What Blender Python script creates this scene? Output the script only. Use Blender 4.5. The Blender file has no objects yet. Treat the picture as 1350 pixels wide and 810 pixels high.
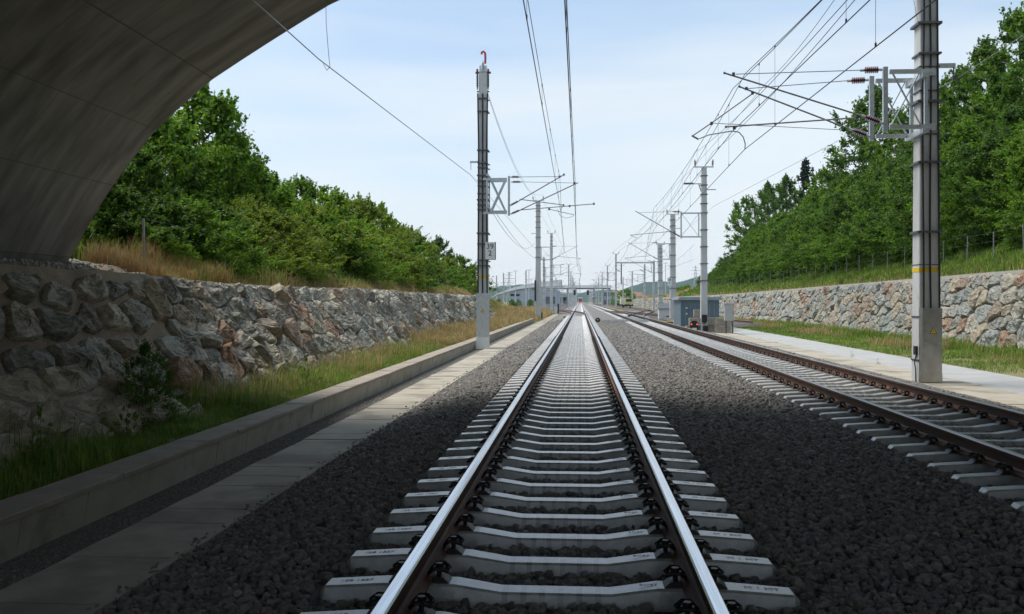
import bpy, math, random
import numpy as np
from mathutils import Vector, Matrix
R = math.radians
random.seed(7)
rng = np.random.default_rng(11)
scene = bpy.context.scene
col = scene.collection
F = 1266.0; TH = R(4.07); CZ = 1.363
CO, SI = math.cos(TH), math.sin(TH)

def W(px, py, Y):
    """point on the plane y=Y that the surveyed direction (px,py) meets"""
    a = (px-675.0)/F; b = (397.0-py)/F
    dx = -SI + a*CO; dy = CO + a*SI
    t = Y/dy
    return Vector((t*dx, Y, CZ + t*b))
def YX(px, X):
    a = (px-675.0)/F
    return X*(CO+a*SI)/(-SI+a*CO)

# ------------------------------------------------------------------ materials
M = {}
def nn(nt, typ, **kw):
    n = nt.nodes.new(typ)
    for k, v in kw.items(): setattr(n, k, v)
    return n
def mat(name, c1, c2=None, rough=.7, metal=0.0, scale=6.0, bump=0.0, bscale=None, coord='Object', stretch=(1,1,1),
        spots=None, island=None, detail=6.0, spec=.5, emit=None, trans=0.0):
    m = bpy.data.materials.new(name); m.use_nodes = True
    nt = m.node_tree; b = nt.nodes['Principled BSDF']; L = nt.links.new
    b.inputs['Roughness'].default_value = rough; b.inputs['Metallic'].default_value = metal
    b.inputs['Specular IOR Level'].default_value = spec
    tc = nn(nt, 'ShaderNodeTexCoord'); mp = nn(nt, 'ShaderNodeMapping'); mp.inputs['Scale'].default_value = stretch
    L(tc.outputs[coord], mp.inputs['Vector'])
    no = nn(nt, 'ShaderNodeTexNoise'); no.inputs['Scale'].default_value = scale; no.inputs['Detail'].default_value = detail
    no.inputs['Roughness'].default_value = .6
    L(mp.outputs[0], no.inputs['Vector'])
    out = None
    if c2 is not None:
        cr = nn(nt, 'ShaderNodeValToRGB'); cr.color_ramp.elements[0].position = .32; cr.color_ramp.elements[1].position = .68
        cr.color_ramp.elements[0].color = (*c1, 1); cr.color_ramp.elements[1].color = (*c2, 1)
        L(no.outputs['Fac'], cr.inputs['Fac']); out = cr.outputs['Color']
    if island:
        g = nn(nt, 'ShaderNodeNewGeometry'); cr = nn(nt, 'ShaderNodeValToRGB')
        els = cr.color_ramp.elements
        for i, (p, c) in enumerate(island):
            e = els[i] if i < 2 else els.new(p)
            e.position = p; e.color = (*c, 1)
        L(g.outputs['Random Per Island'], cr.inputs['Fac'])
        if out is not None:
            mx = nn(nt, 'ShaderNodeMix', data_type='RGBA', blend_type='MULTIPLY'); mx.inputs['Factor'].default_value = 1.0
            L(cr.outputs['Color'], mx.inputs['A']); L(out, mx.inputs['B']); out = mx.outputs['Result']
        else: out = cr.outputs['Color']
    if spots:
        sc, pos, c3, f = spots
        n2 = nn(nt, 'ShaderNodeTexNoise'); n2.inputs['Scale'].default_value = sc; n2.inputs['Detail'].default_value = 5
        L(tc.outputs[coord], n2.inputs['Vector'])
        r2 = nn(nt, 'ShaderNodeValToRGB'); r2.color_ramp.elements[0].position = pos; r2.color_ramp.elements[1].position = min(1, pos+.12)
        r2.color_ramp.elements[0].color = (0,0,0,1); r2.color_ramp.elements[1].color = (f,f,f,1)
        L(n2.outputs['Fac'], r2.inputs['Fac'])
        mx = nn(nt, 'ShaderNodeMix', data_type='RGBA'); L(r2.outputs['Color'], mx.inputs['Factor'])
        if out is not None: L(out, mx.inputs['A'])
        else: mx.inputs['A'].default_value = (*c1, 1)
        mx.inputs['B'].default_value = (*c3, 1); out = mx.outputs['Result']
    if out is not None: L(out, b.inputs['Base Color'])
    else: b.inputs['Base Color'].default_value = (*c1, 1)
    if bump:
        n3 = nn(nt, 'ShaderNodeTexNoise'); n3.inputs['Scale'].default_value = bscale or scale*3; n3.inputs['Detail'].default_value = 8
        n3.inputs['Roughness'].default_value = .65
        L(mp.outputs[0], n3.inputs['Vector'])
        bp = nn(nt, 'ShaderNodeBump'); bp.inputs['Strength'].default_value = min(1, bump); bp.inputs['Distance'].default_value = .02 if bump <= 1 else .02*bump
        L(n3.outputs['Fac'], bp.inputs['Height']); L(bp.outputs[0], b.inputs['Normal'])
    if emit:
        b.inputs['Emission Color'].default_value = (*emit[:3], 1); b.inputs['Emission Strength'].default_value = emit[3]
    if trans:
        tr = nn(nt, 'ShaderNodeBsdfTranslucent'); ms = nn(nt, 'ShaderNodeMixShader'); ms.inputs[0].default_value = trans
        if out is not None:
            hs = nn(nt, 'ShaderNodeHueSaturation'); hs.inputs['Value'].default_value = 1.7; hs.inputs['Hue'].default_value = .485
            L(out, hs.inputs['Color']); L(hs.outputs[0], tr.inputs['Color'])
        else: tr.inputs['Color'].default_value = (*c1, 1)
        o = nt.nodes['Material Output']
        L(b.outputs[0], ms.inputs[1]); L(tr.outputs[0], ms.inputs[2]); L(ms.outputs[0], o.inputs['Surface'])
    M[name] = m
    return m

mat('ballast_rock', (.62,.62,.62), (1.0,1.0,1.0), rough=.85, scale=30, bump=.6, bscale=90,
    island=[(0,(.16,.152,.142)), (.35,(.225,.215,.20)), (.6,(.285,.273,.255)), (.8,(.31,.288,.255)), (.95,(.28,.22,.17)), (1,(.46,.45,.43))], spots=(.9,.52,(.18,.14,.11),.25))
mat('ballast_base', (.11,.103,.095), (.25,.235,.215), rough=.95, scale=16, bump=3.0, bscale=16, detail=3)
mat('earth', (.13,.10,.07), (.24,.19,.13), rough=1, scale=1.2, bump=1, bscale=12)
mat('meadow', (.10,.12,.035), (.24,.20,.09), rough=1, scale=.35, bump=1, bscale=9)
mat('dry_soil', (.15,.115,.08), (.26,.205,.145), rough=1, scale=5, bump=2, bscale=25)
mat('gravel_walk', (.10,.09,.078), (.26,.24,.205), rough=1, scale=38, bump=3, bscale=38, detail=3)
mat('slab_concrete', (.34,.30,.235), (.43,.385,.31), rough=.85, scale=2.5, bump=.4, bscale=80, spots=(1.1,.50,(.235,.205,.165),.85))
mat('kerb_concrete', (.35,.315,.245), (.46,.42,.345), rough=.85, scale=2, bump=.4, bscale=60, spots=(2.6,.55,(.23,.205,.165),.7))
mat('kerb_top', (.26,.215,.17), (.37,.32,.26), rough=.9, scale=3, bump=.4, bscale=60)
mat('path_surface', (.34,.34,.33), (.43,.43,.42), rough=.95, scale=1.5, bump=.8, bscale=90, spots=(.9,.58,(.40,.385,.35),.6))
mat('rail_web', (.065,.033,.021), (.14,.064,.036), rough=.6, metal=.3, scale=14, stretch=(1,.15,1))
mat('rail_rust', (.13,.058,.032), (.24,.115,.065), rough=.75, metal=.2, scale=14, bump=.3, bscale=60, stretch=(1,.15,1))
mat('rail_shine', (.62,.62,.64), (.86,.86,.88), rough=.24, metal=1.0, scale=60, stretch=(1,.015,1))
mat('rail_dull', (.20,.17,.15), (.40,.37,.35), rough=.42, metal=.8, scale=40, stretch=(1,.03,1))
mat('clip_steel', (.022,.019,.017), (.045,.038,.032), rough=.5, metal=.5, scale=30)
mat('mast_concrete', (.50,.50,.49), (.63,.63,.62), rough=.8, scale=2.5, bump=.25, bscale=60, stretch=(1,1,.35), spots=(3,.62,(.40,.39,.385),.6))
mat('galvanised', (.50,.54,.58), (.66,.70,.73), rough=.42, metal=.55, scale=12)
mat('galvanised_far', (.48,.50,.52), (.60,.62,.63), rough=.5, metal=.3, scale=4)
mat('cover_steel', (.36,.35,.33), (.54,.53,.50), rough=.33, metal=.85, scale=3, spots=(2.5,.57,(.64,.63,.60),.4))
mat('cover_white', (.72,.72,.70), (.80,.80,.78), rough=.5, scale=5)
mat('cable_black', (.016,.016,.018), rough=.55)
mat('band_steel', (.10,.105,.11), (.17,.175,.18), rough=.5, metal=.6, scale=30)
mat('yellow_paint', (.78,.52,.02), rough=.55)
mat('mark_grey', (.18,.175,.165), rough=.5)
mat('sign_white', (.80,.80,.80), rough=.45)
mat('sign_black', (.02,.02,.022), rough=.5)
mat('insulator_brown', (.09,.025,.02), (.14,.035,.025), rough=.22, scale=20)
mat('terminal_red', (.40,.05,.04), (.50,.08,.06), rough=.4, scale=20)
mat('tube_grey', (.26,.25,.245), (.36,.35,.34), rough=.45, metal=.5, scale=10)
mat('wire_dark', (.055,.05,.048), rough=.5, metal=.5)
mat('wire_copper', (.10,.085,.075), rough=.45, metal=.6)
mat('wire_steel', (.30,.31,.32), rough=.4, metal=.6)
mat('wall_mortar', (.28,.215,.15), (.42,.335,.235), rough=1, scale=2.2, bump=2.5, bscale=22, spots=(1.1,.55,(.19,.15,.11),.7))
mat('wall_stone', (.54,.53,.51), (1.40,1.37,1.30), rough=.82, scale=9, bump=2.2, bscale=17, stretch=(1,.7,1.5), detail=8,
    island=[(0,(.215,.20,.175)), (.2,(.35,.34,.295)), (.4,(.27,.265,.235)), (.55,(.45,.43,.37)), (.68,(.39,.33,.245)), (.80,(.27,.235,.195)), (.87,(.37,.225,.145)), (.91,(.33,.27,.22)), (.96,(.17,.17,.16)), (1,(.68,.62,.52))],
    spots=(5.5,.60,(.42,.41,.37),.55))
mat('wall_stone_light', (.42,.415,.40), (.95,.93,.88), rough=.82, scale=8, bump=2.6, bscale=12, detail=8,
    island=[(0,(.27,.30,.29)), (.2,(.38,.40,.38)), (.4,(.33,.33,.31)), (.55,(.45,.45,.41)), (.70,(.47,.41,.31)), (.82,(.38,.33,.27)), (.90,(.40,.26,.18)), (.95,(.36,.30,.25)), (1,(.58,.56,.50))],
    spots=(5.5,.60,(.55,.53,.48),.5))
mat('joint_mortar', (.15,.13,.105), (.25,.22,.18), rough=1, scale=3, bump=2, bscale=20)
mat('boulder_face', (.26,.215,.16), (.60,.52,.40), rough=.9, scale=3.2, bump=4, bscale=9, stretch=(1,.6,1.6), detail=10)
mat('coping_mortar', (.36,.335,.29), (.46,.43,.385), rough=.95, scale=3, bump=1.5, bscale=20)
mat('hut_blue', (.115,.165,.205), (.135,.19,.235), rough=.6, scale=2)
mat('hut_roof', (.26,.31,.35), (.32,.37,.41), rough=.5, scale=2)
mat('old_blocks', (.30,.27,.215), (.45,.41,.34), rough=.95, scale=4, bump=1, bscale=30)
mat('grey_cabinet', (.42,.43,.42), (.48,.49,.48), rough=.6, scale=3)
mat('steel_blue', (.30,.37,.41), (.38,.44,.47), rough=.5, metal=.2, scale=4)
mat('white_wall', (.62,.64,.66), (.70,.72,.73), rough=.6, scale=1)
mat('station_wall', (.34,.38,.44), (.46,.50,.55), rough=.6, scale=.5)
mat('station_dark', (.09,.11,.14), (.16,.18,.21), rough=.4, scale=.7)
mat('white_roof', (.78,.79,.80), rough=.5)
mat('blue_paint', (.03,.10,.42), rough=.5)
mat('red_paint', (.55,.04,.03), rough=.45)
mat('train_yellow', (.55,.50,.20), (.62,.58,.30), rough=.5, scale=2)
mat('train_cream', (.66,.64,.52), rough=.5)
mat('rubber', (.02,.02,.02), rough=.8)
mat('window_glass', (.03,.045,.06), rough=.08)
mat('bark', (.10,.08,.06), (.17,.14,.11), rough=.95, scale=8, bump=1)
mat('roof_tile', (.20,.11,.08), (.26,.14,.10), rough=.9, scale=1)
mat('lamp_red', (.6,.06,.02), rough=.3, emit=(1,.15,.05,.7))
G = lambda a, b, c, tr=.35: dict(c1=(.75,.75,.75), c2=(1.25,1.25,1.25), rough=.55, scale=.55, island=[(0,a),(.5,b),(1,c)], trans=tr, spec=.35)
mat('leaf_mid',   **G((.052,.125,.008),(.085,.185,.011),(.135,.255,.016),.42))
mat('leaf_dark',  **G((.032,.085,.008),(.055,.128,.011),(.090,.178,.016),.40))
mat('leaf_olive', **G((.085,.140,.012),(.130,.195,.016),(.190,.250,.024),.42))
mat('leaf_light', **G((.090,.180,.009),(.135,.245,.013),(.190,.310,.020),.42))
mat('leaf_fir',   **G((.010,.030,.014),(.018,.046,.020),(.030,.064,.026), .1))
mat('grass_green', (.75,.75,.75), (1.3,1.3,1.3), rough=.6, scale=.6, island=[(0,(.055,.125,.010)),(.5,(.105,.205,.016)),(.8,(.155,.245,.026)),(1,(.28,.27,.07))], trans=.3)
mat('grass_dry', (.8,.8,.8), (1.25,1.25,1.25), rough=.7, scale=.5, island=[(0,(.20,.165,.06)),(.4,(.34,.26,.11)),(.8,(.46,.34,.16)),(1,(.15,.19,.04))], trans=.3)
mat('grass_rust', (.8,.8,.8), (1.25,1.25,1.25), rough=.7, scale=.5, island=[(0,(.20,.13,.05)),(.5,(.30,.19,.085)),(1,(.16,.17,.04))], trans=.3)
mat('forest_cover', (.008,.026,.014), (.026,.055,.024), rough=1, scale=.06, bump=3, bscale=.12, coord='Object')

# sleeper: concrete with dark casting marks across its middle
def sleeper_material():
    m = mat('sleeper_concrete', (.33,.32,.305), (.50,.49,.475), rough=.3, spec=.8, scale=9, bump=.4, bscale=70, spots=(7,.58,(.36,.35,.33),.55))
    nt = m.node_tree; L = nt.links.new; b = nt.nodes['Principled BSDF']
    src = b.inputs['Base Color'].links[0].from_socket
    oi = nn(nt, 'ShaderNodeObjectInfo'); mp_ = [n_ for n_ in nt.nodes if n_.type == 'MAPPING'][0]
    cx3 = nn(nt, 'ShaderNodeCombineXYZ'); mr = nn(nt, 'ShaderNodeMath', operation='MULTIPLY'); mr.inputs[1].default_value = 90; L(oi.outputs['Random'], mr.inputs[0])
    for q_ in (0,1,2): L(mr.outputs[0], cx3.inputs[q_])
    L(cx3.outputs[0], mp_.inputs['Location'])
    b.inputs['Coat Weight'].default_value = .5; b.inputs['Coat Roughness'].default_value = .14
    tc = nn(nt, 'ShaderNodeTexCoord'); sx = nn(nt, 'ShaderNodeSeparateXYZ'); L(tc.outputs['Object'], sx.inputs[0])
    s = nn(nt, 'ShaderNodeMath', operation='MULTIPLY'); s.inputs[1].default_value = 62; L(sx.outputs[0], s.inputs[0])
    w = nn(nt, 'ShaderNodeMath', operation='SINE'); L(s.outputs[0], w.inputs[0])
    g = nn(nt, 'ShaderNodeMath', operation='GREATER_THAN'); g.inputs[1].default_value = .55; L(w.outputs[0], g.inputs[0])
    a = nn(nt, 'ShaderNodeMath', operation='ABSOLUTE'); L(sx.outputs[0], a.inputs[0])
    l = nn(nt, 'ShaderNodeMath', operation='LESS_THAN'); l.inputs[1].default_value = .30; L(a.outputs[0], l.inputs[0])
    n = nn(nt, 'ShaderNodeTexNoise'); n.inputs['Scale'].default_value = 22; L(tc.outputs['Object'], n.inputs['Vector'])
    mu = nn(nt, 'ShaderNodeMath', operation='MULTIPLY'); L(g.outputs[0], mu.inputs[0]); L(l.outputs[0], mu.inputs[1])
    m2 = nn(nt, 'ShaderNodeMath', operation='MULTIPLY'); L(mu.outputs[0], m2.inputs[0]); L(n.outputs['Fac'], m2.inputs[1])
    mx = nn(nt, 'ShaderNodeMix', data_type='RGBA'); L(m2.outputs[0], mx.inputs['Factor']); L(src, mx.inputs['A'])
    mx.inputs['B'].default_value = (.16,.15,.14,1); L(mx.outputs['Result'], b.inputs['Base Color'])
sleeper_material()

# bridge soffit: board-marked concrete with construction joints (UV: u counts the bays, v = metres along the line)
def bridge_material():
    m = bpy.data.materials.new('bridge_concrete'); m.use_nodes = True; M['bridge_concrete'] = m
    nt = m.node_tree; L = nt.links.new; b = nt.nodes['Principled BSDF']; b.inputs['Roughness'].default_value = .85
    uv = nn(nt, 'ShaderNodeUVMap'); mp = nn(nt, 'ShaderNodeMapping'); mp.inputs['Scale'].default_value = (.7, 1.6, 1)
    L(uv.outputs[0], mp.inputs['Vector'])
    n = nn(nt, 'ShaderNodeTexNoise'); n.inputs['Scale'].default_value = 1.6; n.inputs['Detail'].default_value = 9; L(mp.outputs[0], n.inputs['Vector'])
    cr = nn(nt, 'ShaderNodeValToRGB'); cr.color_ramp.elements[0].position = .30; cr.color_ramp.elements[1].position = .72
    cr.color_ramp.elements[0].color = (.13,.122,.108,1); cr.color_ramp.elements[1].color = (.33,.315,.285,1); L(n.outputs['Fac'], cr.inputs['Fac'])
    sx = nn(nt, 'ShaderNodeSeparateXYZ'); L(uv.outputs[0], sx.inputs[0])
    fr = nn(nt, 'ShaderNodeMath', operation='FRACT'); L(sx.outputs[0], fr.inputs[0])
    j = nn(nt, 'ShaderNodeMath', operation='LESS_THAN'); j.inputs[1].default_value = .012; L(fr.outputs[0], j.inputs[0])
    mv = nn(nt, 'ShaderNodeMath', operation='MULTIPLY'); mv.inputs[1].default_value = .8; L(sx.outputs[1], mv.inputs[0])
    fv = nn(nt, 'ShaderNodeMath', operation='FRACT'); L(mv.outputs[0], fv.inputs[0])
    jb = nn(nt, 'ShaderNodeMath', operation='LESS_THAN'); jb.inputs[1].default_value = .022; L(fv.outputs[0], jb.inputs[0])
    jb2 = nn(nt, 'ShaderNodeMath', operation='MULTIPLY'); jb2.inputs[1].default_value = .45; L(jb.outputs[0], jb2.inputs[0])
    mxm = nn(nt, 'ShaderNodeMath', operation='MAXIMUM'); L(j.outputs[0], mxm.inputs[0]); L(jb2.outputs[0], mxm.inputs[1])
    # tie holes beside the joints
    vo = nn(nt, 'ShaderNodeTexVoronoi'); vo.inputs['Scale'].default_value = 2.4; vo.inputs['Randomness'].default_value = .9
    L(uv.outputs[0], vo.inputs['Vector'])
    lt = nn(nt, 'ShaderNodeMath', operation='LESS_THAN'); lt.inputs[1].default_value = .06; L(vo.outputs['Distance'], lt.inputs[0])
    mx3 = nn(nt, 'ShaderNodeMath', operation='MAXIMUM'); L(mxm.outputs[0], mx3.inputs[0]); L(lt.outputs[0], mx3.inputs[1])
    sm = nn(nt, 'ShaderNodeMath', operation='MULTIPLY'); sm.inputs[1].default_value = .8; L(mx3.outputs[0], sm.inputs[0])
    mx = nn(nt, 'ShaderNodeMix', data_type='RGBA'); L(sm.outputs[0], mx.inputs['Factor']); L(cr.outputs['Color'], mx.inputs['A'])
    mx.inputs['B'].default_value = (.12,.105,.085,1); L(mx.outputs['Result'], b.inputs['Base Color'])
    bp = nn(nt, 'ShaderNodeBump'); bp.inputs['Strength'].default_value = .5; bp.inputs['Distance'].default_value = .015
    L(n.outputs['Fac'], bp.inputs['Height']); L(bp.outputs[0], b.inputs['Normal'])
bridge_material()

# ------------------------------------------------------------------ helpers
def tag(o, label=None, cat=None, group=None, kind=None):
    if label: o['label'] = label
    if cat: o['category'] = cat
    if group: o['group'] = group
    if kind: o['kind'] = kind
    return o
def empty(name, loc, label, cat, group=None, rz=0):
    o = bpy.data.objects.new(name, None); col.objects.link(o); o.location = loc; o.rotation_euler.z = rz
    o.empty_display_size = .2
    return tag(o, label, cat, group)
def link_mesh(name, me, mats, parent=None, smooth=False):
    o = bpy.data.objects.new(name, me); col.objects.link(o)
    for m in (mats if isinstance(mats, (list, tuple)) else [mats]): me.materials.append(M[m])
    if parent is not None: o.parent = parent
    if smooth: me.polygons.foreach_set('use_smooth', [True]*len(me.polygons))
    return o
def np_mesh(name, V, Fc, mats, parent=None, smooth=False, midx=None):
    V = np.asarray(V, dtype=np.float32).reshape(-1, 3); Fc = np.asarray(Fc, dtype=np.int32)
    me = bpy.data.meshes.new(name); k = Fc.shape[1]
    me.vertices.add(len(V)); me.vertices.foreach_set('co', V.ravel())
    me.loops.add(Fc.size); me.loops.foreach_set('vertex_index', Fc.ravel())
    me.polygons.add(len(Fc)); me.polygons.foreach_set('loop_start', np.arange(0, Fc.size, k, dtype=np.int32))
    if midx is not None: me.polygons.foreach_set('material_index', np.asarray(midx, dtype=np.int32))
    me.polygons.foreach_set('use_smooth', np.full(len(Fc), bool(smooth)))
    me.update(calc_edges=True)
    o = bpy.data.objects.new(name, me); col.objects.link(o)
    for m in (mats if isinstance(mats, (list, tuple)) else [mats]): me.materials.append(M[m])
    if parent is not None: o.parent = parent
    return o
class MB:
    def __init__(s): s.v = []; s.f = []; s.mi = []
    def add(s, vs, fs, mi=0):
        n = len(s.v); s.v += [tuple(v) for v in vs]; s.f += [tuple(i+n for i in f) for f in fs]; s.mi += [mi]*len(fs); return s
    def box(s, c, d, mi=0, rz=0, taper=None):
        x, y, z = c; a, b, h = d[0]/2, d[1]/2, d[2]/2; t = taper or 1.0
        vs = []
        for sz, k in ((-1, 1), (1, t)):
            for sx, sy in ((-1,-1),(1,-1),(1,1),(-1,1)):
                px, py = sx*a*k, sy*b*k
                vs.append((x+px*math.cos(rz)-py*math.sin(rz), y+px*math.sin(rz)+py*math.cos(rz), z+sz*h))
        return s.add(vs, [(3,2,1,0),(4,5,6,7),(0,1,5,4),(1,2,6,5),(2,3,7,6),(3,0,4,7)], mi)
    def bar(s, a, b, w, h=None, mi=0):       # square bar between two points
        a, b = Vector(a), Vector(b); d = (b-a).normalized(); up = Vector((0,0,1)) if abs(d.z) < .9 else Vector((0,1,0))
        x = d.cross(up).normalized(); y = x.cross(d); h = h or w
        vs = [p + x*sx*w/2 + y*sy*h/2 for p in (a, b) for sx, sy in ((-1,-1),(1,-1),(1,1),(-1,1))]
        return s.add(vs, [(3,2,1,0),(4,5,6,7),(0,1,5,4),(1,2,6,5),(2,3,7,6),(3,0,4,7)], mi)
    def tube(s, pts, r, n=8, mi=0, caps=True):
        pts = [Vector(p) for p in pts]; rs = r if isinstance(r, (list, tuple)) else [r]*len(pts)
        vs = []; prev = None
        for i, p in enumerate(pts):
            d = (pts[min(i+1, len(pts)-1)] - pts[max(i-1, 0)])
            d = d.normalized() if d.length > 1e-9 else Vector((0,0,1))
            if prev is None: x = d.orthogonal().normalized()
            else:
                x = prev - d*prev.dot(d); x = x.normalized() if x.length > 1e-6 else d.orthogonal().normalized()
            prev = x; y = d.cross(x)
            for k in range(n):
                a = 2*math.pi*k/n; vs.append(p + (x*math.cos(a)+y*math.sin(a))*rs[i])
        fs = [(i*n+k, i*n+(k+1)%n, (i+1)*n+(k+1)%n, (i+1)*n+k) for i in range(len(pts)-1) for k in range(n)]
        if caps: fs += [tuple(range(n-1,-1,-1)), tuple(range((len(pts)-1)*n, len(pts)*n))]
        return s.add(vs, fs, mi)
    def lathe(s, a, b, prof, n=12, mi=0):    # prof: list of (t along a->b, radius)
        a, b = Vector(a), Vector(b)
        return s.tube([a.lerp(b, t) for t, _ in prof], [max(r, 1e-4) for _, r in prof], n, mi) if False else s._lathe(a, b, prof, n, mi)
    def _lathe(s, a, b, prof, n, mi):
        d = (b-a).normalized(); x = d.orthogonal().normalized(); y = d.cross(x); vs = []
        for t, r in prof:
            p = a.lerp(b, t)
            for k in range(n):
                q = 2*math.pi*k/n; vs.append(p + (x*math.cos(q)+y*math.sin(q))*r)
        m = len(prof)
        fs = [(i*n+k, i*n+(k+1)%n, (i+1)*n+(k+1)%n, (i+1)*n+k) for i in range(m-1) for k in range(n)]
        fs += [tuple(range(n-1,-1,-1)), tuple(range((m-1)*n, m*n))]
        return s.add(vs, fs, mi)
    def extr(s, prof, y0, y1, mi=0, closed=True, mis=None):   # prof (x,z) extruded along y
        n = len(prof); vs = [(x, y0, z) for x, z in prof] + [(x, y1, z) for x, z in prof]
        m = n if closed else n-1
        for i in range(m):
            pass
        base = len(s.v); s.v += vs
        for i in range(m):
            j = (i+1) % n; s.f.append((base+i, base+j, base+n+j, base+n+i)); s.mi.append(mis[i] if mis else mi)
        if closed:
            s.f.append(tuple(base+i for i in range(n-1,-1,-1))); s.mi.append(mi)
            s.f.append(tuple(base+n+i for i in range(n))); s.mi.append(mi)
        return s
    def build(s, name, mats, parent=None, smooth=False, org=None):
        if org is not None: s.v = [(v[0]-org[0], v[1]-org[1], v[2]-org[2]) for v in s.v]
        me = bpy.data.meshes.new(name); me.from_pydata(s.v, [], s.f); me.update()
        o = link_mesh(name, me, mats, parent, smooth)
        if any(s.mi): me.polygons.foreach_set('material_index', s.mi)
        return o
def kids(o): return [c for c in o.children]
def copy_tree(o, parent=None):
    c = o.copy(); col.objects.link(c)
    if parent is not None: c.parent = parent
    for ch in list(o.children): copy_tree(ch, c)
    return c
def snoise(x, y, seed=0):
    s = seed*12.9
    return (np.sin(x*1.0+s)+np.sin(y*1.3+1.7+s)+np.sin((x+y)*.71+s*2)+np.sin((x-1.7*y)*.47+3.1)+.5*np.sin(2.7*x-1.9*y+s)+.5*np.sin(3.9*y+1.1*x))/5.0
def ico():
    t = (1+5**.5)/2
    v = np.array([(-1,t,0),(1,t,0),(-1,-t,0),(1,-t,0),(0,-1,t),(0,1,t),(0,-1,-t),(0,1,-t),(t,0,-1),(t,0,1),(-t,0,-1),(-t,0,1)], float)
    f = np.array([(0,11,5),(0,5,1),(0,1,7),(0,7,10),(0,10,11),(1,5,9),(5,11,4),(11,10,2),(10,7,6),(7,1,8),(3,9,4),(3,4,2),(3,2,6),(3,6,8),(3,8,9),(4,9,5),(2,4,11),(6,2,10),(8,6,7),(9,8,1)])
    return v/np.linalg.norm(v[0]), f
def rand_rot(n):
    q = rng.normal(size=(n, 4)); q /= np.linalg.norm(q, axis=1)[:, None]; w, x, y, z = q.T
    return np.stack([1-2*(y*y+z*z), 2*(x*y-z*w), 2*(x*z+y*w), 2*(x*y+z*w), 1-2*(x*x+z*z), 2*(y*z-x*w), 2*(x*z-y*w), 2*(y*z+x*w), 1-2*(x*x+y*y)], 1).reshape(n, 3, 3)

def text_mesh(body, size, name, material, parent, loc, rot, depth=.001):
    cu = bpy.data.curves.new(name, 'FONT'); cu.body = body; cu.size = size; cu.extrude = depth; cu.align_x = 'CENTER'; cu.align_y = 'CENTER'
    cu.space_line = .85
    t = bpy.data.objects.new(name+'_curve', cu); col.objects.link(t)
    bpy.context.view_layer.update()
    me = bpy.data.meshes.new_from_object(t.evaluated_get(bpy.context.evaluated_depsgraph_get()))
    bpy.data.objects.remove(t); bpy.data.curves.remove(cu)
    me.name = name
    o = bpy.data.objects.new(name, me); col.objects.link(o); me.materials.clear(); me.materials.append(M[material])
    o.parent = parent; o.location = loc; o.rotation_euler = rot
    return o

# ------------------------------------------------------------------ terrain
XT1, XT2 = -.132, 4.64          # track centre lines
LW0, LW1 = -6.05, -7.35         # left wall foot / crest
RW0, RW1 = 15.6, 16.8
def rcrest(y): return np.interp(y, [0, 34, 110, 300], [2.6, 2.55, 2.1, 2.0])
def sstep(a, b, x):
    t = np.clip((x-a)/(b-a), 0, 1); return t*t*(3-2*t)
def gh(x, y):
    x = np.asarray(x, float); y = np.asarray(y, float)
    flat = -.62
    # left bank
    lb = np.interp(-x, [4.3, 5.2, 6.3, 7.45, 7.75, 9.0, 11.5, 15, 22, 40, 90, 400], [-.34, -.32, -.30, 1.50, 1.67, 1.95, 2.35, 3.0, 4.2, 5.5, 6, 6])
    low = np.interp(-x, [4.3, 5.2, 8, 14, 40, 400], [-.40, -.32, .0, .3, -.2, -.6])
    k = sstep(67, 76, y + np.clip((-x-8), 0, 30)*-.9*0)   # wall end
    k2 = sstep(85, 130, y)
    kk = np.where(-x < 8.2, k, k*0 + np.minimum(k2, 1)*1.0)
    kk = np.where((-x >= 8.2) & (-x < 10.5), k*(10.5+x)/2.3 + k2*(-x-8.2)/2.3, kk)
    left = lb*(1-kk) + low*kk
    # far left falls to the station yard
    left = np.where(y > 130, low + (flat-low)*sstep(150, 220, y), left)
    # right bank
    rc = rcrest(y)
    rb = np.interp(x, [6.5, 10.9, 15.5, 15.95, 17.1, 17.3, 19, 22, 30, 45, 70, 160, 500], [-.62, -.55, -.45, -.40, .93, 1.0, 1.75, 2.7, 5.5, 10, 16, 22, 22])
    rr = np.where(x < 15.95, rb, np.where(x < 17.1, -.4 + (x-15.95)/1.15*(rc-.5), rc + (rb-1.0)*(1-.85*sstep(165, 230, y))))
    rr = np.where(y > 300, rr*(1-sstep(300, 340, y)) + flat*sstep(300, 340, y), rr)
    mid = np.full_like(x, flat)
    z = np.where(x < -4.3, left, np.where(x > 6.5, rr, mid))
    return z + np.where(np.abs(x) > 17, .12*snoise(x*.6, y*.6, 2), 0) + np.where((x < -7.8) | (x > 17.3), .05*snoise(x*2.3, y*2.1, 5), 0)

def grid_sheet(name, xs, ys, hf, mats, smooth=True, kind='structure'):
    X, Y = np.meshgrid(xs, ys); Z = hf(X, Y)
    V = np.stack([X, Y, Z], -1).reshape(-1, 3); nx, ny = len(xs), len(ys)
    i = np.arange(nx-1)[None, :] + np.arange(ny-1)[:, None]*nx; i = i.ravel()
    Fc = np.stack([i, i+1, i+1+nx, i+nx], 1)
    o = np_mesh(name, V, Fc, mats, smooth=smooth)
    if kind: o['kind'] = kind
    return o
xs = np.unique(np.concatenate([np.array([-3500,-2000,-1000,-500,-300,-200,-120,-90,-70,-55]), np.arange(-45,-16,1.5), np.arange(-16,-4.2,.35), np.array([-4.3,-4.25,0,3,6.5,10.9,15.5,15.95,17.1,17.3]), np.arange(17.6,34,.8), np.arange(35,75,3), np.array([90,120,160,220,320,500,1000,2000,3500])]))
ys = np.unique(np.concatenate([np.array([-300,-150,-80,-45]), np.arange(-30,100,1.2), np.arange(100,240,4), np.arange(240,420,12), np.array([450,500,600,800,1100,1500,2200,3500,5000])]))
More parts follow.
